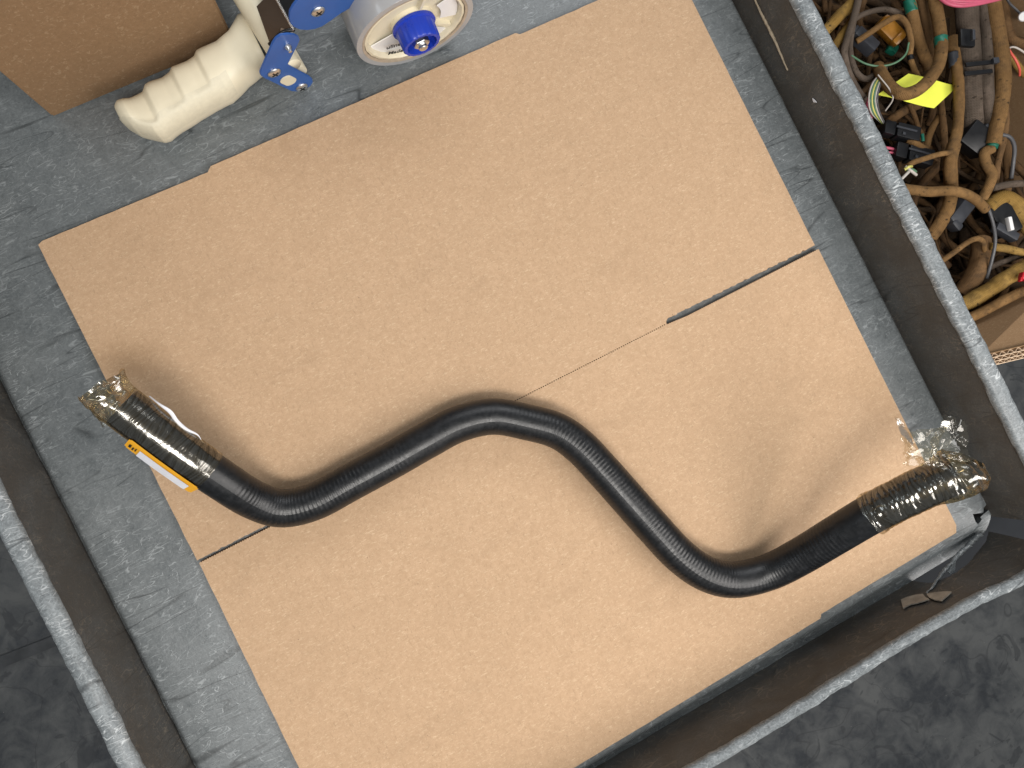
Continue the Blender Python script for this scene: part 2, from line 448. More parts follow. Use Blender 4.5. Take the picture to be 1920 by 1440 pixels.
# front wall with the torn, outward-bent end
pth, od = [], []
for k in range(321):
    x = -0.228 + (0.3600 + 0.228) * k / 320
    pth.append((x, -0.2857)); od.append((0, -1))
for k in range(1, 19):
    a = math.radians(27 * k / 18)
    pth.append((0.36 + 0.030 * math.sin(a), -0.2857 + 0.030 * (1 - math.cos(a)))); od.append((math.sin(a), -math.cos(a)))
def zl_front(t, x, y):
    pts = [(-1, -0.02), (0.292, -0.02), (0.300, 0.010), (0.315, 0.0150), (0.335, 0.0115), (0.350, 0.005), (0.365, -0.002), (0.375, -0.0075), (0.40, -0.010)]
    z = float(np.interp(x, [p[0] for p in pts], [p[1] for p in pts]))
    return z + (noise.noise(Vector((x * 210, 0, 7))) * 0.0012 if x > 0.295 else 0)
def lean_front(t, x, y):
    return 0.007 * min(1, max(0, (x - 0.245) / 0.09)) ** 2 + 0.0025 * math.sin(x * 14) * (1 if x < 0.24 else 0.4)
lip_wall(pth, od, 0.0575, 0.005, zl_front, 0.0055, lean_front)
# back wall (behind the box, out of the picture)
pth = [(X0 + 0.01 + (X1 - X0 - 0.02) * k / 40, 0.6475) for k in range(41)]
lip_wall(pth, [(0, 1)] * len(pth), TOP, 0.006, lambda t, x, y: -0.02, 0.0105)
# corner posts down to the floor
for (x, y) in ((0.386, -0.288), (-0.245, -0.285), (-0.245, 0.635), (0.38, 0.635)):
    prof = [(0.0, -0.095), (0.030, -0.095), (0.032, -0.098), (0.032, -0.12), (0.030, -0.16), (0.030, FLOOR_Z + 0.0), (0.0, FLOOR_Z + 0.0)]
    lathe('corner_post', prof, (x, y, 0), (0, 0, 1), (1, 0, 0), MAT['post'], cart, 32)
# moulded block under the broken corner
rbox('corner_moulding', (0.372, -0.298, -0.075), (1, 0, 0), (0, 1, 0), (0, 0, 1), (0.15, 0.070, 0.085), MAT['post'], cart, 0.010, 4)
# frayed strip torn along the front wall
sp, _ = catmull([P(1834, 1000, -0.004), P(1815, 1020, 0.002), P(1790, 1045, 0.006), P(1765, 1075, 0.011), P(1750, 1096, 0.016), P(1737, 1113, 0.0195)], 60)
V, Fc = [], []
for i, p in enumerate(sp):
    t = i / 59
    wv = 0.0034 * (1 - t) ** 0.6 + 0.0012 + noise.noise(Vector((t * 30, 1, 0))) * 0.0010
    side = Vector((0.75, -0.55, 0.35)).normalized()
    lift = Vector((0, 0, 0.0016 * noise.noise(Vector((t * 18, 5, 0)))))
    V += [p - side * wv * 0.35 + lift, p + side * wv * 0.2 + lift + Vector((0, 0.0006, 0.0014)), p + side * wv + lift + Vector((0, 0, -0.0008 + 0.0016 * noise.noise(Vector((t * 44, 9, 0))))), p + side * wv * 0.3 + lift + Vector((0, -0.001, -0.0025))]
for i in range(59):
    for k in range(4):
        kk = (k + 1) % 4; Fc.append((i * 4 + k, i * 4 + kk, (i + 1) * 4 + kk, (i + 1) * 4 + k))
Fc += [(3, 2, 1, 0), (59 * 4, 59 * 4 + 1, 59 * 4 + 2, 59 * 4 + 3)]
st = obj('torn_strip', V, Fc, MAT['rim'], cart); tag(st, 'frayed light grey plastic strip along the crack')
# a torn tongue hanging from the crack
tv = [P(1778, 1072, 0.012), P(1786, 1058, 0.010), P(1792, 1052, 0.008), P(1791, 1072, 0.010), P(1783, 1077, 0.011)]
prism('torn_tongue', tv, (0, -0.0004, -0.0016), MAT['rim'], cart)

# ------------------------------------------------------------------ cardboard sheet with slits and a perforated score
ZT = 0.0045
rs = random.Random(3)
def jag(a, b, n, amp, seed):
    out = []
    for k in range(1, n):
        t = k / n; p = Vector(a).lerp(Vector(b), t); d = (Vector(b) - Vector(a)).normalized(); nn = Vector((-d.y, d.x, 0))
        out.append(p + nn * noise.noise(Vector((t * n * 0.33, seed, 0))) * amp)
    return out
def V3(x, y): return Vector((x, y, 0))
YS = -0.0115
sl0, sl1, sr0 = -0.1120, None, 0.2073
outl = []
def seg(a, b, n=30, amp=0.00025, seed=0):
    outl.append(V3(*a)); outl.extend(jag(V3(*a), V3(*b), n, amp, seed))
seg((-0.1820, 0.2405), (-0.1785, 0.2420), 3, 0, 1)
seg((-0.1785, 0.2420), (-0.0535, 0.2395), 40, 0.0003, 2)
seg((-0.0535, 0.2395), (-0.0500, 0.2428), 5, 0.0008, 3)
seg((-0.0500, 0.2428), (0.2030, 0.2428), 60, 0.0003, 4)
seg((0.2030, 0.2428), (0.2065, 0.2405), 4, 0.0006, 5)
seg((0.2065, 0.2405), (0.3475, 0.2405), 40, 0.0003, 6)
seg((0.3475, 0.2405), (0.3468, YS + 0.0014), 40, 0.0002, 7)
# upper edge of the right slit (ragged), to its blind end
seg((0.3468, YS + 0.0014), (0.2090, YS + 0.0026), 130, 0.0013, 8)
seg((0.2090, YS + 0.0022), (0.2066, YS + 0.0002), 5, 0.0004, 9)
# lower edge of the right slit: small teeth
k = 0; x = 0.2066
while x < 0.3470:
    outl.append(V3(x, YS - 0.0014 - (0.0026 if x > 0.225 else 0.0026 * (x - 0.2066) / 0.0184) * 0.5 + (0.0003 if k % 2 else -0.0003))); x += 0.0009; k += 1
seg((0.3482, YS - 0.0028), (0.3470, -0.262), 40, 0.0002, 10)
seg((0.3470, -0.262), (0.3440, -0.2672), 4, 0.0001, 11)
seg((0.3440, -0.2672), (0.2125, -0.2688), 40, 0.0003, 12)
seg((0.2125, -0.2688), (0.2105, -0.2716), 4, 0.0006, 13)
seg((0.2105, -0.2716), (-0.1850, -0.2775), 80, 0.0003, 14)
seg((-0.1850, -0.2775), (-0.1818, YS - 0.0028), 60, 0.0003, 15)
k = 0; x = -0.1818
while x < -0.112:
    outl.append(V3(x, YS - 0.0020 + (0.00035 if k % 2 else -0.00035))); x += 0.0009; k += 1
outl.append(V3(-0.1115, YS))
seg((-0.1125, YS + 0.0004), (-0.1822, YS + 0.0004), 60, 0.0008, 16)
seg((-0.1822, YS + 0.0002), (-0.1820, 0.2405), 60, 0.0003, 17)
bm = bmesh.new()
def add_loop(pts):
    vs = [bm.verts.new((p.x, p.y, ZT)) for p in pts]
    for i in range(len(vs)): bm.edges.new((vs[i], vs[(i + 1) % len(vs)]))
KS = (CAM_H - ZT) / CAM_H
add_loop([p * KS for p in outl])
x = 0.070; holes = []
while x < 0.2055:
    w = 0.00052; h = 0.00042
    add_loop([p * KS for p in (V3(x - w, YS - h - 0.0009), V3(x + w * 0.8, YS - h - 0.0009), V3(x + w, YS + h - 0.0009), V3(x - w * 0.8, YS + h - 0.0009))])
    holes.append(x * KS); x += 0.00185
bmesh.ops.triangle_fill(bm, use_beauty=True, use_dissolve=False, edges=bm.edges[:])
# triangle_fill may also fill the holes; remove faces inside them
kill = []
for f in bm.faces:
    c = f.calc_center_median()
    if len(f.verts) == 3 and 0.068 < c.x < 0.206 and abs(c.y - (YS - 0.0009) * KS) < 0.00043:
        xs = [v.co.x for v in f.verts]
        if min(abs(c.x - hx_) for hx_ in holes) < 0.00045 and max(xs) - min(xs) < 0.0012 and all(abs(v.co.y - (YS - 0.0009) * KS) < 0.0005 for v in f.verts): kill.append(f)
bmesh.ops.delete(bm, geom=kill, context='FACES_ONLY')
rr = bmesh.ops.extrude_face_region(bm, geom=bm.faces[:])
bmesh.ops.translate(bm, vec=(0, 0, -0.0040), verts=[g for g in rr['geom'] if isinstance(g, bmesh.types.BMVert)])
sheet = from_bm('cardboard_sheet', bm, MAT['kraft_sheet'])
tag(sheet, 'flat tan cardboard sheet with two slits and a perforated score, lying on the cart', 'cardboard')

# ------------------------------------------------------------------ rubber hose
def rubber_mat():
    b = NB('wrapped_rubber')
    uv = b.tc.outputs['UV']; sep = b.n('ShaderNodeSeparateXYZ'); b.link(uv, sep.inputs[0])
    obj_v = b.coord('Object')
    wob = b.noise(obj_v, 60, 3)
    ph = b.math('ADD', b.math('MULTIPLY', sep.outputs[0], 2 * math.pi / 0.0030), b.math('ADD', b.math('MULTIPLY', wob, 5.0), b.math('MULTIPLY', sep.outputs[1], 2 * math.pi)))
    rid = b.math('SINE', ph)
    ph2 = b.math('SUBTRACT', b.math('MULTIPLY', sep.outputs[0], 2 * math.pi / 0.0031), b.math('MULTIPLY', sep.outputs[1], 6 * math.pi))
    rid2 = b.math('SINE', ph2)
    patch = b.ramp(b.noise(obj_v, 16, 2), [(0.42, 0.06), (0.60, 1.0)])
    h = b.math('MULTIPLY', b.math('ADD', rid, b.math('MULTIPLY', rid2, 0.45)), patch)
    fine = b.noise(obj_v, 900, 3)
    nrm = b.bump(h, 0.34, 0.00017); nrm = b.bump(fine, 0.25, 0.00016, nrm)
    dust = b.noise(obj_v, 240, 4, 0.7)
    col = b.mix(b.ramp(dust, [(0.45, 0.0), (0.8, 0.5)]), (0.005, 0.0058, 0.007), (0.018, 0.020, 0.024))
    return b.set(col, b.ramp(dust, [(0.3, 0.30), (0.7, 0.46)]), nrm, spec=0.5)
MAT['rubber'] = rubber_mat()
def film_mat(name, tint, gloss=0.10, rough=0.10, milk=0.04, scale=240, uv=False, col=(0.96, 0.95, 0.90)):
    b = NB(name); vec = b.coord('Object')
    tr = b.n('ShaderNodeBsdfTransparent'); tr.inputs['Color'].default_value = (*tint, 1)
    gl = b.n('ShaderNodeBsdfGlossy'); gl.inputs['Color'].default_value = (*col, 1); gl.inputs['Roughness'].default_value = rough
    df = b.n('ShaderNodeBsdfDiffuse'); df.inputs['Color'].default_value = (0.42, 0.36, 0.26, 1)
    nr = b.bump(b.noise(vec, scale, 3, 0.55, 0.8), 0.12 if uv else 0.35, 0.0010)
    if uv:
        fine = b.noise(b.coord('UV', scale=(620, 4, 1), rot=(0, 0, 0.0)), 1, 2, 0.6, 1.0)
        mask = b.n('ShaderNodeSeparateXYZ'); b.link(b.tc.outputs['UV'], mask.inputs[0])
        nr = b.bump(fine, 0.5, 0.00020, nr)
    b.link(nr, gl.inputs['Normal'])
    lw = b.n('ShaderNodeLayerWeight'); lw.inputs['Blend'].default_value = 0.30; b.link(nr, lw.inputs['Normal'])
    fac = b.math('ADD', b.math('MULTIPLY', lw.outputs['Fresnel'], 0.7), gloss)
    if uv:
        hair = b.noise(b.coord('UV', scale=(800, 2.5, 1), loc=(3, 0, 0)), 1, 3, 0.7, 0.8)
        fac = b.math('MULTIPLY', fac, b.ramp(hair, [(0.36, 0.25), (0.60, 1.0)]))
    m1 = b.n('ShaderNodeMixShader'); m1.inputs[0].default_value = milk; b.link(tr.outputs[0], m1.inputs[1]); b.link(df.outputs[0], m1.inputs[2])
    m2 = b.n('ShaderNodeMixShader'); b.link(b.math('MINIMUM', fac, 0.7), m2.inputs[0]); b.link(m1.outputs[0], m2.inputs[1]); b.link(gl.outputs[0], m2.inputs[2])
    b.link(m2.outputs[0], b.out.inputs['Surface'])
    return b.m
MAT['film'] = film_mat('brown_stretch_film', (0.70, 0.62, 0.46), 0.20, 0.15, 0.015, 160, True)
MAT['film_clear'] = film_mat('clear_film', (0.86, 0.82, 0.72), 0.075, 0.12, 0.02, 150)

R_H = 0.01330; ZB = ZT + R_H + 0.0002
HP = [(228, 762, .066), (330, 840, .056), (420, 903, .041), (478, 938, .0265), (530, 953, ZB + .0012), (590, 940, ZB), (660, 903, ZB), (740, 860, ZB), (800, 826, ZB), (860, 795, ZB), (925, 781, ZB), (990, 792, ZB),
      (1045, 808, ZB), (1088, 838, ZB), (1130, 882, ZB), (1178, 936, ZB), (1225, 989, ZB), (1275, 1042, ZB), (1325, 1076, ZB), (1377, 1087, ZB), (1440, 1073, .021), (1499, 1044, .034), (1569, 1002, .056), (1640, 960, .077), (1720, 920, .095), (1792, 888, .107)]
HW = [P(x, y, z) for x, y, z in HP]
hose_pts, hose_len = catmull(HW, 520)
hose = thing('rubber_hose', 'black moulded rubber hose with bends, both ends wrapped in brown film, on the cardboard', 'hose', (0.06, -0.02, ZT))
# tube with a real bore at both ends
V, Fc, UV = sweep_data(hose_pts, R_H, 40, cap=False)
T_, N_, B_ = frames(hose_pts)
def add_bore(i, sgn):
    base = len(V)
    for (rr_, dd) in ((R_H, 0), (R_H * 0.72, 0), (R_H * 0.70, 0.02)):
        for s_ in range(41):
            a = 2 * math.pi * s_ / 40
            V.append(hose_pts[i] + (N_[i] * math.cos(a) + B_[i] * math.sin(a)) * rr_ + T_[i] * dd * sgn); UV.append((0, s_ / 40))
    for k in range(2):
        for s_ in range(40):
            q = (base + k * 41 + s_, base + k * 41 + s_ + 1, base + (k + 1) * 41 + s_ + 1, base + (k + 1) * 41 + s_)
            Fc.append(q[::-1] if sgn > 0 else q)
    c = len(V); V.append(hose_pts[i] + T_[i] * 0.02 * sgn); UV.append((0, 0))
    for s_ in range(40):
        q = (base + 82 + s_, base + 82 + s_ + 1, c); Fc.append(q[::-1] if sgn > 0 else q)
add_bore(0, 1); add_bore(len(hose_pts) - 1, -1)
tb = obj('tube', V, Fc, MAT['rubber'], hose, True, UV); tb.data.set_sharp_from_angle(angle=math.radians(60))

def wrap(name, pts, rad, n_s, n_a, mat, crumple, parent=hose):
    """a film sleeve round a path; rad(t,a) radius, crumple(t) amplitude of the folds"""
    pts, L = catmull(pts, n_s)
    T, N, B = frames(pts); V, Fc, UV = [], [], []
    for i in range(n_s):
        t = i / (n_s - 1)
        for s_ in range(n_a + 1):
            a = 2 * math.pi * (s_ % n_a) / n_a
            r = rad(t, a)
            p = pts[i] + (N[i] * math.cos(a) + B[i] * math.sin(a)) * r
            c = crumple(t)
            if c:
                d, _pp = noise.voronoi(p * 95)
                r2 = (d[1] - d[0]) * 1.1
                r3 = noise.noise(p * 60 + Vector((4, 1, 0)))
                q = (p - pts[i]).normalized()
                p = p + q * c * (r2 - 0.45 + r3) + T[i] * c * 0.6 * noise.noise(p * 120 + Vector((0, 7, 0)))
            V.append(p); UV.append((t * L + 0.0015 * math.sin(a * 2 + t * 20), s_ / n_a))
    w = n_a + 1
    for i in range(n_s - 1):
        for s_ in range(n_a):
            Fc.append((i * w + s_, i * w + s_ + 1, (i + 1) * w + s_ + 1, (i + 1) * w + s_))
    return obj(name, V, Fc, mat, parent, True, UV)
# left end sleeve
l_dir = (HW[0] - HW[1]).normalized()
lp = [HW[0] + l_dir * 0.0165 + Vector((0.001, 0.003, 0.0)), HW[0] + l_dir * 0.012 + Vector((0, 0.002, 0)), HW[0] + l_dir * 0.006, HW[0]] + [hose_pts[k] for k in (10, 20, 30, 40, 50)]
def l_rad(t, a):
    wr = 0.00012 * noise.noise(Vector((t * 14, math.sin(a) * 1.3, 2 + math.cos(a))))
    g = max(0, 1 - t / 0.22)
    rag = 0.0020 * noise.noise(Vector((math.cos(a) * 2.0, math.sin(a) * 2, 0))) * g
    return R_H + 0.0009 + wr * (0.35 + min(1, t * 4)) + 0.0026 * g ** 1.2 + rag
wrap('plastic_wrap', lp, l_rad, 220, 72, MAT['film'], lambda t: 0.0036 * max(0, 1 - t / 0.22) ** 0.8)
# right end sleeve
rd = (HW[-1] - HW[-2]).normalized()
nH = len(hose_pts)
rp = [hose_pts[nH - k] for k in (46, 37, 28, 19, 10, 1)] + [HW[-1] + rd * 0.006 + Vector((0.000, 0.0020, 0.001)), HW[-1] + rd * 0.0110 + Vector((0.000, 0.005, 0.001))]
def r_rad(t, a):
    wr = 0.00010 * math.sin(t * 130 + math.sin(a) * 3.0 + 3 * noise.noise(Vector((t * 6, math.cos(a), math.sin(a))))) + 0.0005 * noise.noise(Vector((t * 12, math.cos(a) * 1.2, 2 + math.sin(a) * 1.2)))
    g = max(0, (t - 0.58) / 0.42); e = max(0, 1 - t / 0.14)
    return R_H + 0.0007 + wr + 0.0034 * math.sin(min(1, g * 1.25) * math.pi * 0.62) - 0.0085 * max(0, (t - 0.90) / 0.10) ** 1.6 + 0.0015 * e * (1 + noise.noise(Vector((math.cos(a) * 2, math.sin(a) * 2, 5))))
wrap('plastic_wrap', rp, r_rad, 220, 72, MAT['film'], lambda t: 0.0002 + 0.0030 * max(0, (t - 0.62) / 0.38) ** 0.8 + 0.001 * max(0, 1 - t / 0.15))
def film_sheet(name, corners, amp, freq, seed, n=34, mat=None, mask=None):
    """a crumpled sheet between four corner points (order round the sheet)"""
    a, b_, c, d = [Vector(x) for x in corners]; V, Fc = [], []
    nn = (b_ - a).cross(d - a).normalized()
    for i in range(n):
        for j in range(n):
            u_, v_ = i / (n - 1), j / (n - 1)
            p = a.lerp(b_, u_).lerp(d.lerp(c, u_), v_)
            q = p * freq + Vector((seed, seed * 2, 0))
            dd, _ = noise.voronoi(q)
            h = (dd[1] - dd[0] - 0.4) + 0.7 * noise.noise(q * 0.6)
            e = Vector((noise.noise(q * 0.7 + Vector((9, 0, 0))), noise.noise(q * 0.7 + Vector((0, 9, 0))), 0)) * amp * 0.8
            V.append(p + nn * h * amp + e)
    for i in range(n - 1):
        for j in range(n - 1):
            if mask and not mask(i / (n - 1), j / (n - 1)): continue
            Fc.append((i * n + j, (i + 1) * n + j, (i + 1) * n + j + 1, i * n + j + 1))
    return obj(name, V, Fc, mat or MAT['film_clear'], hose, False)
def ragged(seed):
    def m(u_, v_):
        e = min(u_, 1 - u_, v_, 1 - v_)
        return e > 0.10 * (0.5 + noise.noise(Vector((u_ * 5, v_ * 5, seed))))
    return m
film_sheet('film_flap', [P(1690, 866, .117), P(1768, 874, .122), P(1776, 786, .113), P(1688, 806, .108)], 0.0052, 75, 3, 30, mask=ragged(3))
film_sheet('film_flap', [P(1672, 772, .112), P(1716, 810, .112), P(1708, 842, .114), P(1684, 822, .113)], 0.0026, 70, 11, 16, mask=ragged(5))
film_sheet('film_flap', [P(1748, 876, .124), P(1822, 862, .122), P(1816, 800, .112), P(1756, 778, .110)], 0.0058, 70, 21, 30, mask=ragged(8))
film_sheet('film_flap', [P(1690, 872, .120), P(1772, 882, .1235), P(1764, 836, .1235), P(1700, 838, .119)], 0.0040, 110, 71, 30, mask=ragged(9))
film_sheet('film_flap', [P(1612, 1006, .068), P(1674, 985, .079), P(1664, 948, .095), P(1632, 950, .090)], 0.0022, 120, 31, 22, mask=ragged(2))
film_sheet('film_flap', [P(170, 738, .068), P(188, 714, .064), P(238, 736, .079), P(212, 780, .081)], 0.0045, 110, 41, 26, mask=ragged(1))
film_sheet('film_flap', [P(172, 764, .066), P(200, 736, .081), P(234, 752, .084), P(200, 810, .062)], 0.0045, 120, 51, 26, mask=ragged(4))
# labels under the film
MAT['label_yellow'] = plain('yellow_print', (0.86, 0.42, 0.025), 0.45, var=0.05)
MAT['ink'] = plain('black_ink', (0.015, 0.015, 0.018), 0.6, var=0.05)
MAT['paper'] = plain('white_paper', (0.74, 0.75, 0.80), 0.6, var=0.05)
def patch(name, i0, i1, a0, a1, rad, mat, parent, ns=40, na=14, corner=0.12, tang=None):
    """a sheet curved round the hose, between hose stations and angles (degrees)"""
    V, Fc = [], []
    for i in range(ns):
        t = i / (ns - 1); x = i0 + (i1 - i0) * t; k = min(len(hose_pts) - 2, int(x)); c = hose_pts[k].lerp(hose_pts[k + 1], x - k)
        for j in range(na):
            v_ = j / (na - 1)
            a = math.radians(a0 + (a1 - a0) * v_)
            at_ = min(a, math.radians(tang)) if tang else a
            V.append(c + (N_[k] * math.cos(at_) + B_[k] * math.sin(at_)) * rad + (B_[k] * math.cos(at_) - N_[k] * math.sin(at_)) * rad * (a - at_))
    n1 = len(V)
    V += [v + Vector((0, 0, -0.00025)) for v in V]
    for i in range(ns - 1):
        for j in range(na - 1):
            if (i in (0, ns - 2)) and (j in (0, na - 2)) and corner: continue
            q = (i * na + j, (i + 1) * na + j, (i + 1) * na + j + 1, i * na + j + 1); Fc += [q, tuple(n1 + k for k in q[::-1])]
    return obj(name, V, Fc, mat, parent)
lab = patch('label_sticker', 13, 50.5, 42, 88, R_H + 0.0016, MAT['label_yellow'], hose, tang=50)
tag(lab, 'yellow and white printed sticker edge')
patch('label_panel', 20, 46.8, 57, 86.5, R_H + 0.0021, MAT['paper'], lab, corner=0, tang=50)
for (i0_, i1_, a0_) in ((14.6, 15.8, 60), (16.6, 17.3, 63), (18.0, 18.6, 60)):
    patch('print_mark', i0_, i1_, a0_, a0_ + 14, R_H + 0.0021, MAT['ink'], lab, 4, 4, 0, 50)
# curled white paper on the far side
wp = [(281, 742, .060), (300, 756, .064), (322, 770, .064), (335, 788, .062), (352, 803, .060), (371, 814, .057), (381, 829, .054), (400, 845, .050), (423, 858, .044)]
V, Fc = [], []
lp_, _ = catmull([P(*q) for q in wp], 50)
for i, p in enumerate(lp_):
    t = i / 49; w = 0.0006 * (1 - t) + 0.0002 + 0.0026 * math.exp(-((t - 0.38) / 0.2) ** 2)
    inn = Vector((-0.80, -0.50, 0.1)).normalized()
    cur = Vector((0, 0, 0.002 * math.sin(t * 16)))
    V += [p, p + inn * w * 0.5 + Vector((0, 0, 0.0012)) + cur * 0.5, p + inn * w + cur * 0.2 + Vector((0, 0, -0.0005))]
for i in range(49):
    for k in range(2): Fc.append((i * 3 + k, i * 3 + k + 1, (i + 1) * 3 + k + 1, (i + 1) * 3 + k))
tag(obj('paper_label', V, Fc, MAT['paper'], hose), 'curled white paper label edge')

# ------------------------------------------------------------------ closed cardboard box at the back left
def slab(bm, p0, ex, ey, ez):
    c = [Vector(p0) + ex * i + ey * j + ez * k for k in (0, 1) for j in (0, 1) for i in (0, 1)]
    vs = [bm.verts.new(p) for p in c]
    for f in ((0, 2, 3, 1), (4, 5, 7, 6), (0, 1, 5, 4), (2, 6, 7, 3), (0, 4, 6, 2), (1, 3, 7, 5)):
        bm.faces.new([vs[i] for i in f])
bx_, by_, bw, bd, bh = -0.1335, 0.3205, 0.1405, 0.26, 0.24
box = thing('cardboard_box', 'brown cardboard box standing on the cart behind the tape dispenser handle', 'box', (bx_ + bw / 2, by_ + bd / 2, 0))
t_ = 0.004
def panel(name, p0, ex, ey, ez, parent, mat='kraft_box', bev=0.0012):
    bm = bmesh.new(); slab(bm, p0, Vector(ex), Vector(ey), Vector(ez))
    if bev: bmesh.ops.bevel(bm, geom=bm.edges[:], offset=bev, segments=2, affect='EDGES')
    return from_bm(name, bm, MAT[mat], parent, True, 40)
panel('panel', (bx_, by_, 0.0005), (bw, 0, 0), (0, t_, 0), (0, 0, bh), box)
panel('panel', (bx_, by_ + bd - t_, 0.0005), (bw, 0, 0), (0, t_, 0), (0, 0, bh), box)
panel('panel', (bx_ + 0.0003, by_ + t_, 0.0005), (t_, 0, 0), (0, bd - 2 * t_, 0), (0, 0, bh), box)
panel('panel', (bx_ + bw - t_ - 0.0003, by_ + t_, 0.0005), (t_, 0, 0), (0, bd - 2 * t_, 0), (0, 0, bh), box)
panel('flap', (bx_ + 0.001, by_ + 0.001, bh + 0.001), (bw - 0.002, 0, 0), (0, bd / 2 - 0.002, 0), (0, 0, t_), box)
panel('flap', (bx_ + 0.001, by_ + bd / 2 + 0.001, bh + 0.001), (bw - 0.002, 0, 0), (0, bd / 2 - 0.002, 0), (0, 0, t_), box)
panel('bottom', (bx_ + t_ + 0.001, by_ + t_ + 0.001, 0.0006), (bw - 2 * t_ - 0.002, 0, 0), (0, bd - 2 * t_ - 0.002, 0), (0, 0, t_), box)

# ------------------------------------------------------------------ tape dispenser
MAT['cream'] = plain('cream_plastic', (0.72, 0.66, 0.50), 0.42, var=0.03, scale=60, bump=0.05)
MAT['cream_tex'] = plain('cream_textured', (0.67, 0.62, 0.475), 0.60, var=0.05, scale=300, bump=0.5)
MAT['blue'] = plain('blue_painted_steel', (0.030, 0.105, 0.36), 0.33, var=0.08, scale=50, bump=0.03)
MAT['blue_plastic'] = plain('blue_plastic', (0.014, 0.045, 0.42), 0.28, var=0.06, scale=50, bump=0.02)
MAT['chrome'] = plain('bright_steel', (0.80, 0.80, 0.79), 0.30, metal=1.0, var=0.05, bump=0.05)
MAT['dark_metal'] = plain('dark_steel', (0.20, 0.17, 0.145), 0.22, metal=0.85, var=0.08, scale=30, bump=0.03)
MAT['black'] = plain('black_plastic', (0.008, 0.0085, 0.010), 0.36, var=0.15, spec=0.4)
MAT['tape'] = plain('clear_tape_layers', (0.37, 0.37, 0.375), 0.20, var=0.07, scale=26, bump=0.03, coat=0.4)
MAT['core'] = plain('tan_core', (0.40, 0.33, 0.25), 0.7, var=0.15, scale=200)
MAT['white_plastic'] = plain('white_plastic', (0.80, 0.80, 0.80), 0.35, var=0.02)

YP = 0.2655
gun = thing('tape_dispenser', 'hand-held tape dispenser with cream finger grip, blue side plates and a thin tape roll', 'tape dispenser', (0.06, 0.29, 0.0))
# grip: a lofted handle lying along X, from its outline
UPS = [(226, 224), (222, 212), (221, 203), (227, 193), (250, 187), (271, 174), (277, 161), (285, 156), (307, 148), (321, 138), (326, 129), (335, 125), (353, 117), (366, 108), (371, 98), (380, 93), (408, 82), (430, 63), (440, 44), (446, 30)]
LOS = [(226, 224), (232, 234), (241, 243), (262, 256), (307, 269), (319, 266), (338, 251), (367, 233), (408, 208), (437, 195), (452, 180), (467, 163), (490, 147), (500, 141)]
ZG = 0.021
def xy_list(px): 
    l = [P(x, y, ZG) for x, y in px]; return sorted([(p.x, p.y) for p in l])
ua, la = xy_list(UPS), xy_list(LOS)
xs0 = max(ua[0][0], la[0][0]); xs1 = 0.0205
nst, nsg = 190, 48; V, Fc = [], []
def sm(arr, x, w=0.0011):
    return float(np.mean([np.interp(x + d, [p[0] for p in arr], [p[1] for p in arr]) for d in np.linspace(-w, w, 7)]))
env = [(P(x, y, ZG).x, P(x, y, ZG).y) for x, y in ((221, 203), (280, 158), (329, 127), (374, 96), (445, 30))]
FI = []
for i in range(nst + 1):
    t = i / nst; t = t - math.sin(t * math.pi) * 0.0 
    x = xs0 + 0.00005 + (xs1 - xs0) * (t ** 1.35)
    w_ = 0.0006 if x - xs0 > 0.003 else 0.00025
    yu, yl = sm(ua, x, w_), sm(la, x, w_)
    hw = max(0.0006, (yu - yl) / 2 * 0.88); yc = (yu + yl) / 2 + (yu - yl) * 0.015
    rel = (x - xs0) / (xs1 - xs0)
    end = min(1, ((x - xs0 + 0.0001) / 0.012)) ; end = math.sqrt(max(0.0, 1 - (1 - end) ** 2))
    hz = 0.0185 * (0.25 + 0.75 * end) * (1 - 0.10 * max(0, (rel - 0.8) / 0.2)); e = 2.5
    scal = max(0, float(np.interp(x, [p[0] for p in env], [p[1] for p in env])) - yu) if x < env[3][0] else 0.0
    for k in range(nsg):
        a = 2 * math.pi * k / nsg
        ca, sa = math.cos(a), math.sin(a)
        y = yc + hw * math.copysign(abs(ca) ** (2 / e), ca)
        z = ZG + hz * math.copysign(abs(sa) ** (2 / e), sa)
        if sa > 0: z -= 1.15 * scal * sa * min(1, max(0, (ca + 0.62) / 0.25))
        V.append((x, y, max(0.0012, z)))
for i in range(nst):
    for k in range(nsg):
        kk = (k + 1) % nsg; Fc.append((i * nsg + k, (i + 1) * nsg + k, (i + 1) * nsg + kk, i * nsg + kk)); FI.append(1 if 0.04 < i / nst < 0.80 and 15 <= k <= 23 else 0)
Fc += [tuple(range(nsg)), tuple(nst * nsg + k for k in range(nsg))[::-1]]; FI += [0, 0]
handle = obj('handle', V, Fc, MAT['cream'], gun)
handle.data.materials.append(MAT['cream_tex'])
handle.data.polygons.foreach_set('material_index', FI)
# seam line and palm panel of the grip
def on_grip(px, dz): return [P(x, y, ZG + dz) for x, y in px]
# cross bar on top of the grip
bar_a, bar_b = Vector((0.0325, 0.2672, 0.039)), Vector((0.0200, 0.400, 0.044))
bd_ = (bar_b - bar_a).normalized()
tube('crossbar', [bar_a, bar_a + bd_ * 0.0004, bar_a.lerp(bar_b, 0.5), bar_b], 0.0088, MAT['cream'], gun, 28)
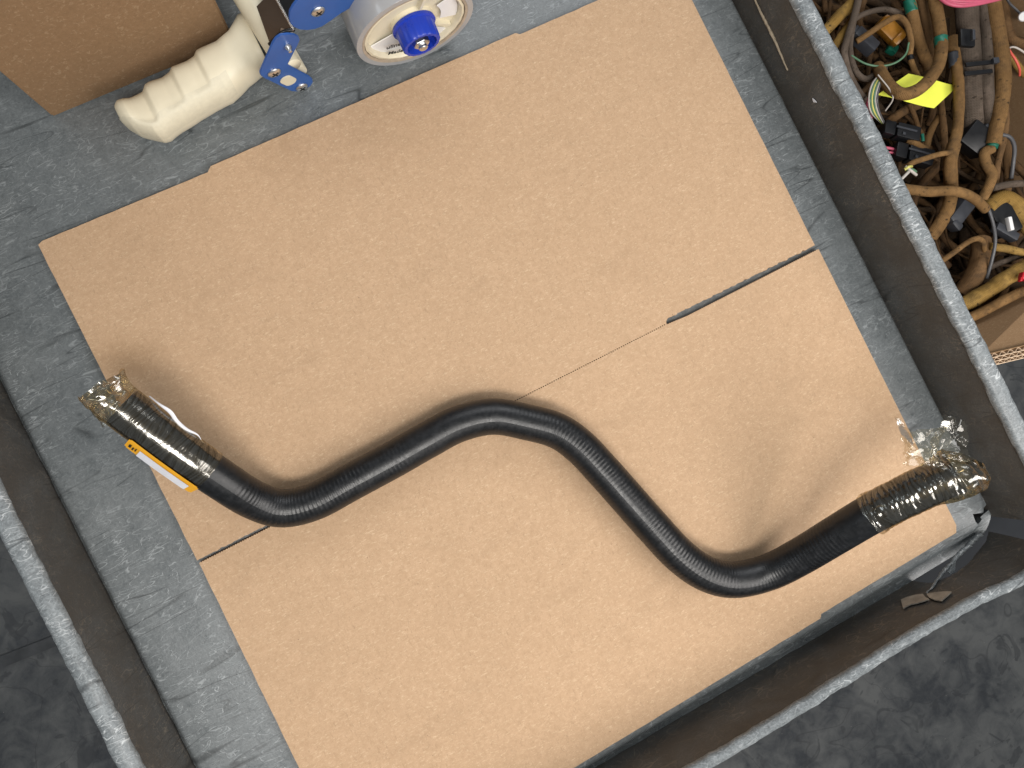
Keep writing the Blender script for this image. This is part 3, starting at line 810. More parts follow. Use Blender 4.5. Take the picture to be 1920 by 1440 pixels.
# L plate in front
def plate(name, px, Y, th, mat, bev=0.0004):
    return prism(name, [PY(x, y, Y) for x, y in px], (0, th, 0), mat, gun, bev)
LPX = [(487, 137), (489, 131), (511, 81), (517, 72), (526, 66), (541, 64), (552, 65), (560, 69), (562.5, 76), (559, 84), (539.5, 122), (580, 143.5), (586, 149), (587, 155), (582, 162), (570, 168), (558, 172), (547, 171.5), (496, 147), (489, 142)]
lpl = plate('side_plate', LPX, YP, 0.0016, MAT['blue'])
def screw(px, Y, r, parent=gun):
    c = PY(px[0], px[1], Y)
    pr = [(0.0, 0.0), (r, 0.0), (r, 0.0005), (r * 0.86, 0.0013), (r * 0.5, 0.0018), (0.0, 0.0019)]
    s_ = lathe('screw', pr, c, (0, -1, 0), (1, 0, 0), MAT['chrome'], parent, 24)
    for a in (0.5, 0.5 + math.pi / 2):
        ex = Vector((math.cos(a), 0, math.sin(a)))
        rbox('slot', c + Vector((0, -0.0018, 0)), ex, (0, 1, 0), ex.cross(Vector((0, 1, 0))), (r * 1.1, 0.0004, r * 0.22), MAT['black'], s_, 0)
    return s_
screw((514, 136), YP - 0.0001, 0.0048); screw((565.5, 163), YP - 0.0001, 0.0046)
sc_ = lathe('rivet', [(0.0, 0.0), (0.0024, 0.0), (0.0022, 0.0018), (0.0013, 0.0030), (0.0012, 0.0045), (0.0, 0.0046)], PY(539, 86, YP - 0.0001), (0, -1, 0), (1, 0, 0), MAT['chrome'], gun, 20)
# oval lug of the grip showing through the plate
oc = PY(540, 150, YP - 0.0001); dl = (PY(550, 154, YP) - PY(530, 144, YP)).normalized(); dn = dl.cross(Vector((0, 1, 0)))
ov = []
for k in range(28):
    a = 2 * math.pi * k / 28
    ov.append(oc + dl * (0.0030 * (1 if math.cos(a) > 0 else -1) + 0.0042 * math.cos(a)) + dn * 0.0046 * math.sin(a))
prism('lug', ov, (0, -0.0009, 0), MAT['cream'], gun, 0.0002)
# roller seen in the notch of the plate
rl = PY(562, 134, YP + 0.004)
lathe('roller', [(0.0, 0.0), (0.0085, 0.0), (0.0085, 0.055), (0.0, 0.055)], rl + Vector((-0.003, 0, -0.002)), (-0.05, 1, 0), (1, 0, 0), MAT['cream'], gun, 32)
# dark body plates with the serrated blade
body = [P(481, 12, .058), P(512, -20, .062), P(552, 54, .066), P(508, 88, .060)]
prism('body_plate', body, (0, 0.0003, -0.0012), MAT['dark_metal'], gun)
# upper dark cheek
prism('body_cheek', [P(512, -22, .0625), P(545, -30, .064), P(575, -10, .066), P(553, 56, .0665)], (0, 0.0006, -0.0010), MAT['black'], gun)
# the saw-toothed cutting blade along the plate edge
V, Fc = [], []
A_, B2 = P(511, -14, .0655), P(551, 58, .0685)
nt = 34
for i in range(nt * 2 + 1):
    p = A_.lerp(B2, i / (nt * 2)); off = Vector((0.0012 if i % 2 else 0.0002, 0.0005 if i % 2 else 0, 0.0008))
    V += [p + Vector((-0.0007, -0.0002, 0)), p + off]
for i in range(nt * 2): Fc.append((i * 2, i * 2 + 1, i * 2 + 3, i * 2 + 2))
obj('blade', V, Fc, MAT['chrome'], gun, False)
tube('blade_guard', [P(505, 84, .062), P(528, 62, .068), P(552, 55, .067)], 0.0014, MAT['black'], gun, 10, 24)
prism('brake_tab', [P(524, 64, .0655), P(527, 52, .066), P(549, 60, .068), P(546, 66, .067)], (0, 0.0004, -0.0010), MAT['chrome'], gun)
# big blue lever plate
APX = []
for k in range(19):
    a = math.radians(200 - 190 * k / 18)
    APX.append((576 + 34 * math.cos(a + 0.35) , 26 + 30 * math.sin(a + 0.35)))
ARM = [(548, 12), (556, 2), (570, -10), (700, -26), (706, -18), (684, 0), (660, 14), (640, 25), (622, 38), (604, 50), (590, 55), (576, 57), (562, 56), (551, 51), (544, 43), (542, 33), (543, 22)]
plate('lever_plate', ARM, 0.2760, 0.0016, MAT['blue'])
screw((596, 21), 0.2759, 0.0048)
# roll, core, hub, knob
hx, hz_, Yn = 0.1235, 0.0447, 0.2545
ax = Vector((0.062, 1, 0)).normalized(); xd = Vector((1, -0.062, 0)).normalized(); org = Vector((hx, Yn, hz_))
roll = lathe('tape_roll', [(0.0402, 0.0), (0.0442, 0.0), (0.0445, 0.0006), (0.0445, 0.0484), (0.0442, 0.049), (0.0402, 0.049), (0.0402, 0.0)], org, ax, xd, MAT['tape'], gun, 96)
lathe('core', [(0.0383, 0.0002), (0.0401, -0.0001), (0.0401, 0.0492), (0.0383, 0.0492), (0.0383, 0.0002)], org, ax, xd, MAT['core'], roll, 96)
hub = lathe('hub', [(0.0, 0.0075), (0.026, 0.0075), (0.0345, 0.0060), (0.0352, 0.0016), (0.0360, 0.0008), (0.0378, 0.0012), (0.0381, 0.0030), (0.0381, 0.047), (0.0, 0.047)], org, ax, xd, MAT['cream'], gun, 96, wob=lambda a, h: 1 + (0.006 * math.sin(a * 24) if 0.0005 < h < 0.0028 else 0))
lathe('hub_boss', [(0.0, 0.0040), (0.0145, 0.0040), (0.0155, 0.0048), (0.0160, 0.0075)], org, ax, xd, MAT['cream'], hub, 48)
def pol(r, a, h):  # a in degrees, in the hub plane; h along the axis
    up_ = Vector((0, 0, 1)); return org + ax * h + (xd * math.cos(math.radians(a)) + up_ * math.sin(math.radians(a))) * r
def sector(name, a0, a1, r0, r1, h, mat, th=0.0006):
    n_ = 18; lp2 = [pol(r1, a0 + (a1 - a0) * k / n_, h) for k in range(n_ + 1)] + [pol(r0, a1 + (a0 - a1) * k / n_, h) for k in range(n_ + 1)]
    return prism(name, lp2, ax * th, mat, hub)
sector('hub_label', 200, 318, 0.0165, 0.0350, 0.0048, MAT['white_plastic'], 0.0008)
sector('hub_label', 345, 392, 0.0215, 0.0342, 0.0048, MAT['white_plastic'], 0.0008)
for a0 in (70, 325):
    sector('hub_rib', a0, a0 + 5, 0.017, 0.034, 0.0035, MAT['cream'], 0.004)
def text(body, pos, ang, size, parent):
    cu = bpy.data.curves.new('printed_text', 'FONT'); cu.body = body; cu.size = size; cu.extrude = 0.00008; cu.offset = 0.00012
    o = bpy.data.objects.new('tmp_text', cu); COL.objects.link(o)
    bpy.context.view_layer.update()
    me = bpy.data.meshes.new_from_object(o.evaluated_get(bpy.context.evaluated_depsgraph_get()))
    bpy.data.objects.remove(o, do_unlink=True)
    ex = xd * math.cos(ang) + Vector((0, 0, 1)) * math.sin(ang); ez = -ax; ey = ez.cross(ex)
    M4 = Matrix(((ex.x, ey.x, ez.x, pos.x), (ex.y, ey.y, ez.y, pos.y), (ex.z, ey.z, ez.z, pos.z), (0, 0, 0, 1)))
    me.transform(M4); me.name = 'printed_text'
    return place('printed_text', me, MAT['ink'], parent)
hl = Yn + 0.0035
text('uline.com', PY(724, 93, hl), math.radians(-6), 0.0062, hub)
text('Made in Taiwan', PY(727, 103, hl), math.radians(-14), 0.0056, hub)
text('T-8', PY(830, 11, hl + 0.002), math.radians(34), 0.0055, hub)
text('uline', PY(845, 12, hl + 0.002), math.radians(36), 0.0046, hub)
text('Made in', PY(848.5, 23, hl + 0.002), math.radians(38), 0.0040, hub)
# knob: ribbed blue wing nut collar with a hex nut
korg = org + ax * 0.004
knob = lathe('knob', [(0.0, 0.0), (0.0160, 0.0), (0.0162, -0.0020), (0.0150, -0.0024), (0.0144, -0.0028), (0.0140, -0.0150), (0.0133, -0.0160), (0.0112, -0.0160), (0.0108, -0.0105), (0.0, -0.0105)],
             korg, ax, xd, MAT['blue_plastic'], gun, 72, wob=lambda a, h: 1 + (0.02 * math.cos(a * 18) if -0.0172 < h < -0.0025 else 0))
nut_c = korg + ax * -0.0106
hexp = []
for k in range(6):
    a = math.radians(60 * k + 12); hexp.append(nut_c + (xd * math.cos(a) + Vector((0, 0, 1)) * math.sin(a)) * 0.0062)
prism('nut', hexp, ax * -0.0055, MAT['chrome'], knob, 0.0005)
lathe('bolt', [(0.0, -0.0055), (0.0034, -0.0055), (0.0034, -0.0078), (0.0028, -0.0084), (0.0, -0.0084)], nut_c, ax, xd, MAT['chrome'], knob, 24)
# frame of the dispenser behind the roll
plate('frame_plate', [(545, 14), (560, -16), (640, -60), (740, -110), (900, -120), (905, -80), (800, -40), (700, -8)], 0.309, 0.0018, MAT['blue'])

# ------------------------------------------------------------------ bin of old wire harnesses on the floor to the right
ZTOP = -0.08
bin_ = thing('harness_bin', 'open brown heavy cardboard bin full of old wiring, on the floor beside the cart', 'bin', (0.57, 0.15, FLOOR_Z))
nA = Vector((0.418, -0.1545, 0)); nB = Vector((0.735, -0.2340, 0))
def wall_panel(a, b_, th, name='wall'):
    d = (b_ - a); nn = Vector((d.y, -d.x, 0)).normalized()
    bm = bmesh.new(); slab(bm, a + Vector((0, 0, FLOOR_Z + 0.002)), d, nn * th, Vector((0, 0, ZTOP - 0.012 - FLOOR_Z - 0.002)))
    return from_bm(name, bm, MAT['kraft_bin'], bin_)
w_near = wall_panel(nA, nB, 0.0112)
fB = Vector((0.735, 0.52, 0)); fA = Vector((0.418, 0.52, 0))
wall_panel(nB + Vector((0, 0.001, 0)), fB, 0.0112); wall_panel(fB, fA, 0.0112); wall_panel(fA, nA + Vector((0, 0.012, 0)), -0.0)if False else wall_panel(fA, nA + Vector((0, 0.001, 0)), 0.0112)
panel('bottom', (0.43, -0.1, -0.42), (0.29, 0, 0), (0, 0.6, 0), (0, 0, 0.005), bin_, 'kraft_bin', 0)
# corrugated top edge of the near wall: liners and fluting, three layers
d_ = (nB - nA); dl_ = d_.length; e1 = d_.normalized(); e2 = Vector((e1.y, -e1.x, 0))
lay = [0.0, 0.0042, 0.0080, 0.0112]
z0_ = ZTOP - 0.012; z1_ = ZTOP
for k, o_ in enumerate(lay):
    bm = bmesh.new(); slab(bm, nA + e2 * (o_ - 0.00035) + Vector((0, 0, z0_)), e1 * dl_, e2 * 0.0007, Vector((0, 0, z1_ - z0_)))
    from_bm('liner', bm, MAT['kraft_bin' if k == 0 else 'kraft_edge'], w_near)
for k in range(3):
    a_, b2_ = lay[k] + 0.0004, lay[k + 1] - 0.0004
    per = (0.0085, 0.0080, 0.0062)[k]; n_ = int(dl_ / per * 10); V, Fc = [], []
    for i in range(n_ + 1):
        s_ = dl_ * i / n_; m_ = (a_ + b2_) / 2 + (b2_ - a_) / 2 * math.sin(s_ / per * 2 * math.pi + k)
        for sg in (-0.00025, 0.00025):
            p = nA + e1 * s_ + e2 * (m_ + sg); V += [p + Vector((0, 0, z0_)), p + Vector((0, 0, z1_ - 0.0004))]
    for i in range(n_):
        q = i * 4; Fc += [(q, q + 1, q + 5, q + 4), (q + 2, q + 6, q + 7, q + 3), (q + 1, q + 3, q + 7, q + 5)]
    obj('fluting', V, Fc, MAT['kraft_edge'], w_near, False)

fq = [P(1832, 672, -0.0825), P(1992, 634, -0.0825), P(1992, 515, -0.128), P(1786, 620, -0.128)]
prism('flap', fq, (0, 0, -0.004), MAT['kraft_bin'], bin_)
# braid materials
def braid(name, c0, c1, fleck=(0.02, 0.015, 0.01), dirt=0.35):
    b = NB(name); uv = b.tc.outputs['UV']; sep = b.n('ShaderNodeSeparateXYZ'); b.link(uv, sep.inputs[0]); vec = b.coord('Object')
    u1 = b.math('MULTIPLY', sep.outputs[0], 2 * math.pi / 0.0014); v1 = b.math('MULTIPLY', sep.outputs[1], 2 * math.pi * 13)
    w1 = b.math('SINE', b.math('ADD', u1, v1)); w2 = b.math('SINE', b.math('SUBTRACT', u1, v1))
    wv = b.math('MAXIMUM', w1, w2)
    big = b.noise(vec, 28, 4, 0.6); col = b.mix(b.ramp(big, [(0.35, 0.0), (0.65, 1.0)]), c0, c1)
    col = b.mix(b.ramp(wv, [(0.15, 0.45), (0.75, 0.0)]), col, tuple(x * 0.40 for x in c0))
    # helical dark tracer flecks
    h1 = b.math('SINE', b.math('ADD', b.math('MULTIPLY', sep.outputs[0], 2 * math.pi / 0.019), b.math('MULTIPLY', sep.outputs[1], 2 * math.pi)))
    h2 = b.math('SINE', b.math('SUBTRACT', b.math('MULTIPLY', sep.outputs[0], 2 * math.pi / 0.006), b.math('MULTIPLY', sep.outputs[1], 10 * math.pi)))
    fl = b.math('MULTIPLY', b.ramp(h1, [(0.90, 0.0), (0.96, 1.0)]), b.ramp(h2, [(0.3, 0.0), (0.6, 0.8)]))
    fl = b.math('MULTIPLY', fl, b.ramp(b.noise(vec, 70, 2), [(0.45, 0.0), (0.58, 1.0)]))
    col = b.mix(fl, col, fleck)
    col = b.mix(b.ramp(b.noise(vec, 45, 3, 0.6, 0.5), [(0.52, 0.0), (0.72, 0.55)]), col, tuple(x * 0.45 for x in c0))
    col = b.mix(b.ramp(b.noise(vec, 60, 3), [(0.55, 0.0), (0.75, 0.5)]), col, tuple(min(1, x * 1.35) for x in c1))
    col = b.mix(b.ramp(b.noise(vec, 110, 4), [(0.48, 0.0), (0.75, dirt * 2)]), col, (0.045, 0.03, 0.018))
    nrm = b.bump(wv, 0.45, 0.0004); nrm = b.bump(b.noise(vec, 120, 3), 0.5, 0.003, nrm)
    return b.set(col, 0.85, nrm, spec=0.2)
MAT['braid'] = braid('tan_braid', (0.180, 0.100, 0.038), (0.295, 0.168, 0.066))
MAT['braid_brown'] = braid('brown_braid', (0.14, 0.078, 0.034), (0.22, 0.125, 0.056))
MAT['braid_low'] = braid('rusty_shaded_strands', (0.075, 0.040, 0.018), (0.14, 0.078, 0.034))  # brown braid darkened: shade between the cables put into the colour
MAT['braid_dark'] = braid('grimy_braid', (0.085, 0.066, 0.050), (0.150, 0.115, 0.090), dirt=0.2)
MAT['mustard'] = braid('mustard_loom', (0.28, 0.165, 0.04), (0.40, 0.25, 0.075), dirt=0.3)
MAT['green'] = plain('green_tape', (0.010, 0.13, 0.085), 0.35, var=0.2)
MAT['pink'] = plain('pink_wire', (0.55, 0.10, 0.17), 0.4, var=0.1)
MAT['coral'] = plain('coral_wire', (0.65, 0.10, 0.07), 0.4, var=0.1)
MAT['gwire'] = plain('green_wire', (0.09, 0.19, 0.11), 0.4, var=0.15)
MAT['ywire'] = plain('yellow_wire', (0.62, 0.58, 0.16), 0.4, var=0.1)
MAT['wwire'] = plain('pale_wire', (0.50, 0.46, 0.42), 0.4, var=0.1)
MAT['gray_wire'] = plain('grey_wire', (0.085, 0.085, 0.09), 0.4, var=0.1)
MAT['amber'] = plain('amber_plastic', (0.36, 0.16, 0.02), 0.3, var=0.25, scale=60)
MAT['slate'] = plain('slate_plastic', (0.036, 0.039, 0.047), 0.45, var=0.15)
MAT['red'] = plain('red_plastic', (0.45, 0.01, 0.02), 0.35)
MAT['note'] = plain('yellow_note', (0.90, 0.95, 0.10), 0.7, var=0.03)
MAT['deep'] = braid('deep_shade_braid', (0.035, 0.023, 0.014), (0.085, 0.052, 0.028), dirt=0.3)  # near-black colour carries the shade low in the pile

ZC = -0.155
def cable_pts(px, z):
    zs = z if isinstance(z, (list, tuple)) else [z] * len(px)
    return [P(x, y, ZC + zz) for (x, y), zz in zip(px, zs)]
def cable(name, px, wpx, z, mat, parent, seed=0, lump=0.07):
    pts = cable_pts(px, z); r = wpx * 1.10 / 2 * depth_of(pts[len(pts) // 2]) / F_PX
    pl, L = catmull(pts, max(24, int(len(px) * 14)))
    f = lambda t, a: r * (1 + lump * noise.noise(Vector((t * L * 60, math.cos(a) * 0.8, seed + math.sin(a) * 0.8))) + lump * 0.6 * noise.noise(Vector((t * L * 18, 3, seed))))
    V, Fc, UV = sweep_data(pl, f, 16, True)
    return obj(name, V, Fc, MAT[mat], parent, True, UV)
def band(px, z, direction, wpx, lpx, mat, parent, name='tape_band'):
    c = P(px[0], px[1], ZC + z); sc = depth_of(c) / F_PX
    d = P(px[0] + direction[0], px[1] + direction[1], ZC + z) - c; d.normalize()
    r = wpx / 2 * sc; L = lpx * sc
    return tube(name, [c - d * L / 2, c - d * L * 0.2, c + d * L * 0.2, c + d * L / 2], lambda t, a: r * (1 + 0.03 * math.sin(5 * a + t * 9)), MAT[mat], parent, 20, 12)
def block(name, px, z, ang, size, mat, parent, bev=0.0012, tilt=0.0):
    """size in px (length, width, height) ; ang is the image angle in degrees of its length"""
    c = P(px[0], px[1], ZC + z); sc = depth_of(c) / F_PX
    ca, sa = math.cos(math.radians(ang)), math.sin(math.radians(ang))
    ex = (P(px[0] + ca, px[1] + sa, ZC + z) - c).normalized()
    ez = Vector((0, 0, 1)); 
    if tilt: ez = (Matrix.Rotation(tilt, 3, ex) @ ez)
    ey = ez.cross(ex).normalized()
    return rbox(name, c, ex, ey, ez, (size[0] * sc, size[1] * sc, size[2] * sc), MAT[mat], parent, bev)
def harness(label, px, wpx, z, mat, name='harness_cable', part='sleeve', lump=0.07, seed=None, cat='cable'):
    p0 = cable_pts(px, z)[0]
    t = thing(name, label, cat, p0, 'old wiring piled in the bin')
    cable(part, px, wpx, z, mat, t, random.random() * 50 if seed is None else seed, lump)
    return t

# thick dark pair, tied together
h = harness('thick grimy grey pair of cables bound by two black cable ties', [(1811, -30), (1813, 30), (1816, 80), (1818, 125), (1820, 170), (1823, 215), (1826, 250)], 36, [.030, .030, .028, .026, .024, .018, .008], 'braid_dark')
cable('sleeve', [(1842, -30), (1846, 20), (1850, 70), (1849, 120), (1850, 165), (1857, 215), (1866, 258)], 23, [.03, .03, .03, .03, .03, .026, .022], 'braid_dark', h, 12)
for y_, dx in ((119, 0), (136, -2)):
    tie = block('cable_tie', (1836 + dx, y_), .047, -6, (58, 8, 5), 'black', h, 0.0008)
    if y_ == 119: block('tie_head', (1866, 114), .049, -6, (12, 11, 8), 'slate', tie, 0.0008)
cl = block('clip', (1812, 72), .055, 4, (30, 34, 10), 'black', h, 0.002)
block('clip_lip', (1824, 66), .064, 4, (6, 20, 8), 'slate', cl, 0.001)
# right tan braid with green tape
h = harness('long tan braided cable right of the tied pair, green tape at its lower end', [(1858, -20), (1866, 30), (1874, 75), (1880, 120), (1881, 160), (1876, 200), (1869, 235), (1862, 270)], 25, [.036, .036, .037, .037, .036, .034, .03, .026], 'braid')
band((1862, 268), .026, (-5, 20), 20, 18, 'green', h)
cable('branch', [(1860, 278), (1846, 288), (1850, 308), (1860, 328), (1853, 352), (1842, 372)], 17, [.025, .024, .026, .028, .026, .02], 'braid', h, 4)
cable('branch', [(1884, 190), (1886, 225), (1882, 260), (1872, 300), (1866, 345)], 11, [.022, .02, .018, .012, .006], 'braid_brown', h, 5)
h = harness('brown braided cable curling off the right border near the top', [(1878, -10), (1885, 30), (1892, 62), (1906, 78), (1940, 84)], 15, [.030, .032, .034, .036, .036], 'braid_brown')
# looped braid over the note
h = harness('tan braided cable looping over the yellow note, green tape band on its upper half', [(1745, -30), (1756, 20), (1763, 60), (1765, 95), (1758, 125), (1742, 150), (1718, 170), (1692, 176), (1670, 164), (1654, 142), (1646, 125)], 21, [.040, .042, .044, .046, .050, .054, .056, .054, .048, .040, .030], 'braid')
band((1764, 78), .0445, (1, 20), 24, 17, 'green', h)
h = harness('tan braided cable with green tape at the top border, left of the looped one', [(1702, -15), (1710, 22), (1718, 60), (1729, 95), (1742, 128)], 19, [.03, .03, .028, .024, .018], 'braid')
band((1707, 12), .030, (8, 30), 22, 24, 'green', h)
harness('narrow tan braided cable squeezed between two thicker ones near the top', [(1724, -15), (1734, 30), (1744, 75), (1752, 112)], 15, [.026, .025, .022, .018], 'braid_brown')
h = harness('thin tan braided cable bent in a small round loop', [(1606, 78), (1630, 62), (1660, 42), (1684, 32), (1700, 46), (1708, 78), (1706, 104), (1713, 128), (1724, 150)], 10, [.02, .026, .034, .038, .04, .038, .034, .03, .022], 'braid')
band((1707, 108), .0345, (4, 20), 11, 8, 'black', h)
harness('fat mustard loom slanting down to the left at the top of the bin', [(1622, -25), (1590, 14), (1566, 38), (1540, 66)], 20, [.026, .028, .028, .024], 'mustard', lump=0.16)
harness('short mustard loom under the slanting one, next to the cart rim', [(1606, 26), (1588, 52), (1572, 76), (1556, 98)], 14, [.018, .020, .020, .016], 'mustard', lump=0.12)
h = harness('grimy dark cables running down along the cart rim', [(1612, -12), (1602, 30), (1590, 68), (1583, 100), (1592, 138), (1612, 176), (1632, 200)], 12, [.038, .038, .036, .034, .03, .024, .018], 'braid_dark')
cable('branch', [(1604, 22), (1597, 60), (1594, 95), (1604, 132), (1624, 148), (1648, 134), (1660, 128)], 10, [.03, .03, .03, .03, .03, .03, .028], 'braid_dark', h, 8)
cable('branch', [(1592, 44), (1620, 26), (1660, 18), (1696, 28)], 9, [.02, .022, .022, .018], 'braid_dark', h, 9)
harness('thin green wire curving under the small loop', [(1596, 104), (1622, 119), (1650, 124), (1678, 118), (1698, 102), (1704, 80)], 3.2, [.032, .036, .038, .04, .042, .042], 'gwire', name='loose_wire', part='wire', cat='wire')
# main bright trunk
h = harness('bright tan trunk cable in the middle with a thin side branch and a black sleeve', [(1786, 70), (1790, 100), (1795, 135), (1798, 165), (1798, 205), (1795, 245), (1787, 275), (1781, 305), (1783, 345)], 18, [.034, .036, .04, .044, .046, .046, .044, .042, .036], 'braid', lump=0.10)
band((1788, 112), .0375, (5, 40), 19, 26, 'slate', h, 'sleeve_band')
cable('trunk', [(1789, 270), (1782, 300), (1782, 335), (1783, 365), (1776, 395), (1762, 420), (1744, 446)], 22, [.042, .040, .034, .022, .014, .010, .004], 'braid', h, 3)
cable('branch', [(1782, 286), (1762, 289), (1735, 297), (1712, 305), (1698, 314)], 9, [.046, .048, .048, .046, .042], 'braid', h, 6)
cable('branch', [(1763, 180), (1767, 215), (1770, 250), (1771, 285), (1768, 320)], 11, [.018, .02, .024, .026, .022], 'braid_brown', h, 7)
h = harness('tan braided cable crossing level in front, its tip bent down to the right', [(1684, 352), (1710, 356), (1742, 359), (1778, 358), (1806, 362), (1830, 375), (1848, 392)], 17, [.048, .052, .056, .058, .056, .05, .042], 'braid')
h = harness('short braided cable bent at an angle beside the upper black connector', [(1762, 218), (1750, 236), (1742, 256), (1735, 278), (1716, 268), (1702, 262)], 11, [.014, .018, .02, .024, .028, .026], 'braid')
band((1730, 258), .024, (2, 20), 6, 14, 'green', h)
harness('thin brown braided strand left of the angled short cable', [(1706, 196), (1716, 220), (1722, 240), (1730, 254)], 8, [.01, .012, .014, .014], 'braid_brown')
harness('brown cable lying under the yellow note', [(1724, 196), (1700, 206), (1680, 218), (1664, 232)], 15, [.002, .004, .004, 0], 'braid_brown')
# connectors with wires
def connector(label, c, ang, size, z, wires):
    p0 = P(c[0], c[1], ZC + z); t = thing('connector', label, 'connector', p0, 'old wiring piled in the bin')
    sc = 1.0
    ca, sa = math.cos(math.radians(ang)), math.sin(math.radians(ang))
    b1 = block('housing', (c[0] + ca * size[0] * 0.16, c[1] + sa * size[0] * 0.16), z, ang, (size[0] * 0.66, size[1], 24), 'black', t, 0.0012)
    block('rib', (c[0] + ca * size[0] * 0.16 + sa * size[1] * 0.36, c[1] + sa * size[0] * 0.16 - ca * size[1] * 0.36), z + 0.0072, ang, (size[0] * 0.6, 3.5, 3), 'slate', b1, 0.0004)
    block('rear_cap', (c[0] - ca * size[0] * 0.34, c[1] - sa * size[0] * 0.34), z - 0.001, ang, (size[0] * 0.30, size[1] * 0.96, 22), 'black', t, 0.0012)
    block('latch', (c[0] + ca * size[0] * 0.12, c[1] + sa * size[0] * 0.12), z + 0.0072, ang, (6, 5, 3), 'slate', b1, 0.0004)
    for (px, w_, zz, m_) in wires: cable('wire', px, w_, zz, m_, t, 1, 0.0)
    return t
arc = [(1656, 140), (1643, 158), (1637, 185), (1641, 210), (1656, 232)]
ws = []
for k, m_ in enumerate(('wwire', 'gwire', 'ywire', 'gwire', 'wwire', 'gray_wire')):
    o_ = (k - 2.5) * 3.1
    ws.append(([(x + o_ * (0.6 if i in (0, 4) else 1.0), y + (o_ * 0.35 if i in (0, 4) else 0)) for i, (x, y) in enumerate(arc)], 3.2, [.034, .044, .046 + 0.001 * (k % 2), .038, .024], m_))
ws.append(([(1646, 140), (1668, 168), (1674, 186), (1660, 208)], 2.4, [.05, .052, .05, .04], 'wwire'))
ws.append(([(1632, 178), (1626, 198), (1634, 222)], 5, [.03, .03, .024], 'pink'))
connector('black plastic connector with an arc of green, yellow and white wires', (1687, 248), 14, (70, 27), .026, ws)
connector('black plastic connector with two pink wires, below the other black connector', (1710, 291), 15, (74, 30), .022,
          [([(1684, 282), (1668, 278), (1652, 276)], 5, [.02, .02, .018], 'pink'), ([(1684, 289), (1670, 286), (1660, 286)], 4, [.02, .02, .018], 'pink')])
cn = thing('wire_stub', 'stripped white and green wire ends below the lower connector', 'wire', P(1702, 318, ZC + .05), 'old wiring piled in the bin')
for q in (([(1698, 312), (1708, 320), (1718, 328)], 'wwire'), ([(1700, 318), (1710, 318), (1717, 322)], 'gwire'), ([(1690, 336), (1700, 326), (1708, 318)], 'wwire'), ([(1696, 318), (1704, 313), (1709, 312)], 'ywire')):
    cable('wire', q[0], 5, [.05, .052, .048], q[1], cn, 2, 0.0)
h = thing('connector', 'amber brown plastic connector inside the small cable loop', 'connector', P(1668, 58, ZC), 'old wiring piled in the bin')
block('housing', (1668, 58), .006, 45, (54, 30, 26), 'amber', h, 0.004, 0.3); block('cap', (1683, 74), .010, 45, (14, 26, 22), 'amber', h, 0.003, 0.3)
block('teal_seal', (1672, 92), -.004, 30, (20, 18, 16), 'green', h, 0.003)
h = thing('connector', 'dull slate grey connector wedged left of the amber one', 'connector', P(1620, 78, ZC), 'old wiring piled in the bin')
block('housing', (1620, 78), .012, 42, (50, 26, 24), 'slate', h, 0.002, -0.2); block('collar', (1602, 60), .012, 42, (12, 20, 18), 'slate', h, 0.002, -0.2)
h = thing('connector', 'large black connector block below the tied pair of cables', 'connector', P(1826, 262, ZC), 'old wiring piled in the bin')
block('housing', (1826, 262), .014, 38, (52, 48, 40), 'black', h, 0.002, 0.25); block('cap', (1844, 246), .020, 38, (16, 22, 24), 'slate', h, 0.002, 0.25)
h = thing('connector', 'bulky black connector with a broken white plug at the right border', 'connector', P(1880, 420, ZC), 'old wiring piled in the bin')
block('housing', (1878, 412), .012, 62, (62, 40, 34), 'black', h, 0.003, 0.2); block('slot_frame', (1884, 436), .022, 30, (48, 16, 20), 'slate', h, 0.002)
block('plug', (1893, 420), .030, 78, (26, 8, 10), 'white_plastic', h, 0.001)
h = thing('connector', 'dusty slate boot and collar under the level crossing cable', 'connector', P(1796, 398, ZC), 'old wiring piled in the bin')
block('boot', (1798, 398), .012, -52, (62, 30, 26), 'slate', h, 0.005, 0.2); block('collar', (1788, 422), .012, -52, (16, 24, 24), 'slate', h, 0.003, 0.2)
# lower part of the pile
harness('fat wrinkled mustard loom running to the right border low in the bin', [(1945, 490), (1912, 508), (1878, 528), (1846, 550), (1816, 566), (1790, 576)], 26, [.03, .03, .03, .028, .026, .022], 'mustard', lump=0.20)
harness('lowest tan braided cable in front of the bare bin wall', [(1945, 534), (1905, 552), (1868, 571), (1836, 588), (1806, 602)], 17, [.040, .040, .040, .038, .034], 'braid', lump=0.10)
harness('thin tan braided strand arching beside the cart rim', [(1758, 494), (1782, 478), (1806, 460), (1828, 448), (1842, 452), (1846, 470)], 9, [.044, .046, .046, .044, .038, .028], 'braid')
harness('wide brown ribbed cable bundle folding down behind the thin arch', [(1840, 448), (1838, 476), (1832, 505), (1818, 532), (1800, 552)], 32, [.012, .014, .016, .014, .010], 'braid_brown', lump=0.18)
harness('thin charcoal wire hanging down from the bent cable tip', [(1852, 388), (1862, 420), (1866, 452), (1860, 486), (1850, 522)], 6, [.04, .038, .036, .03, .02], 'gray_wire', name='loose_wire', part='wire', cat='wire')
harness('tan cable leaving level at the right border below the black connector', [(1856, 462), (1884, 466), (1912, 472), (1945, 478)], 13, [.024, .026, .026, .026], 'mustard')
harness('grimy dark cable under the level tan one at the right', [(1838, 510), (1868, 496), (1900, 484), (1945, 470)], 10, [.016, .018, .018, .016], 'braid_dark')
harness('mustard loom folded over at the right border above the black connector', [(1852, 392), (1880, 372), (1905, 384), (1925, 412), (1945, 440)], 30, [.012, .016, .018, .016, .012], 'mustard', lump=0.22)
harness('dull grey cable lying level above the folded mustard loom', [(1862, 352), (1890, 346), (1918, 344), (1945, 342)], 12, [.02, .022, .022, .022], 'braid_dark')
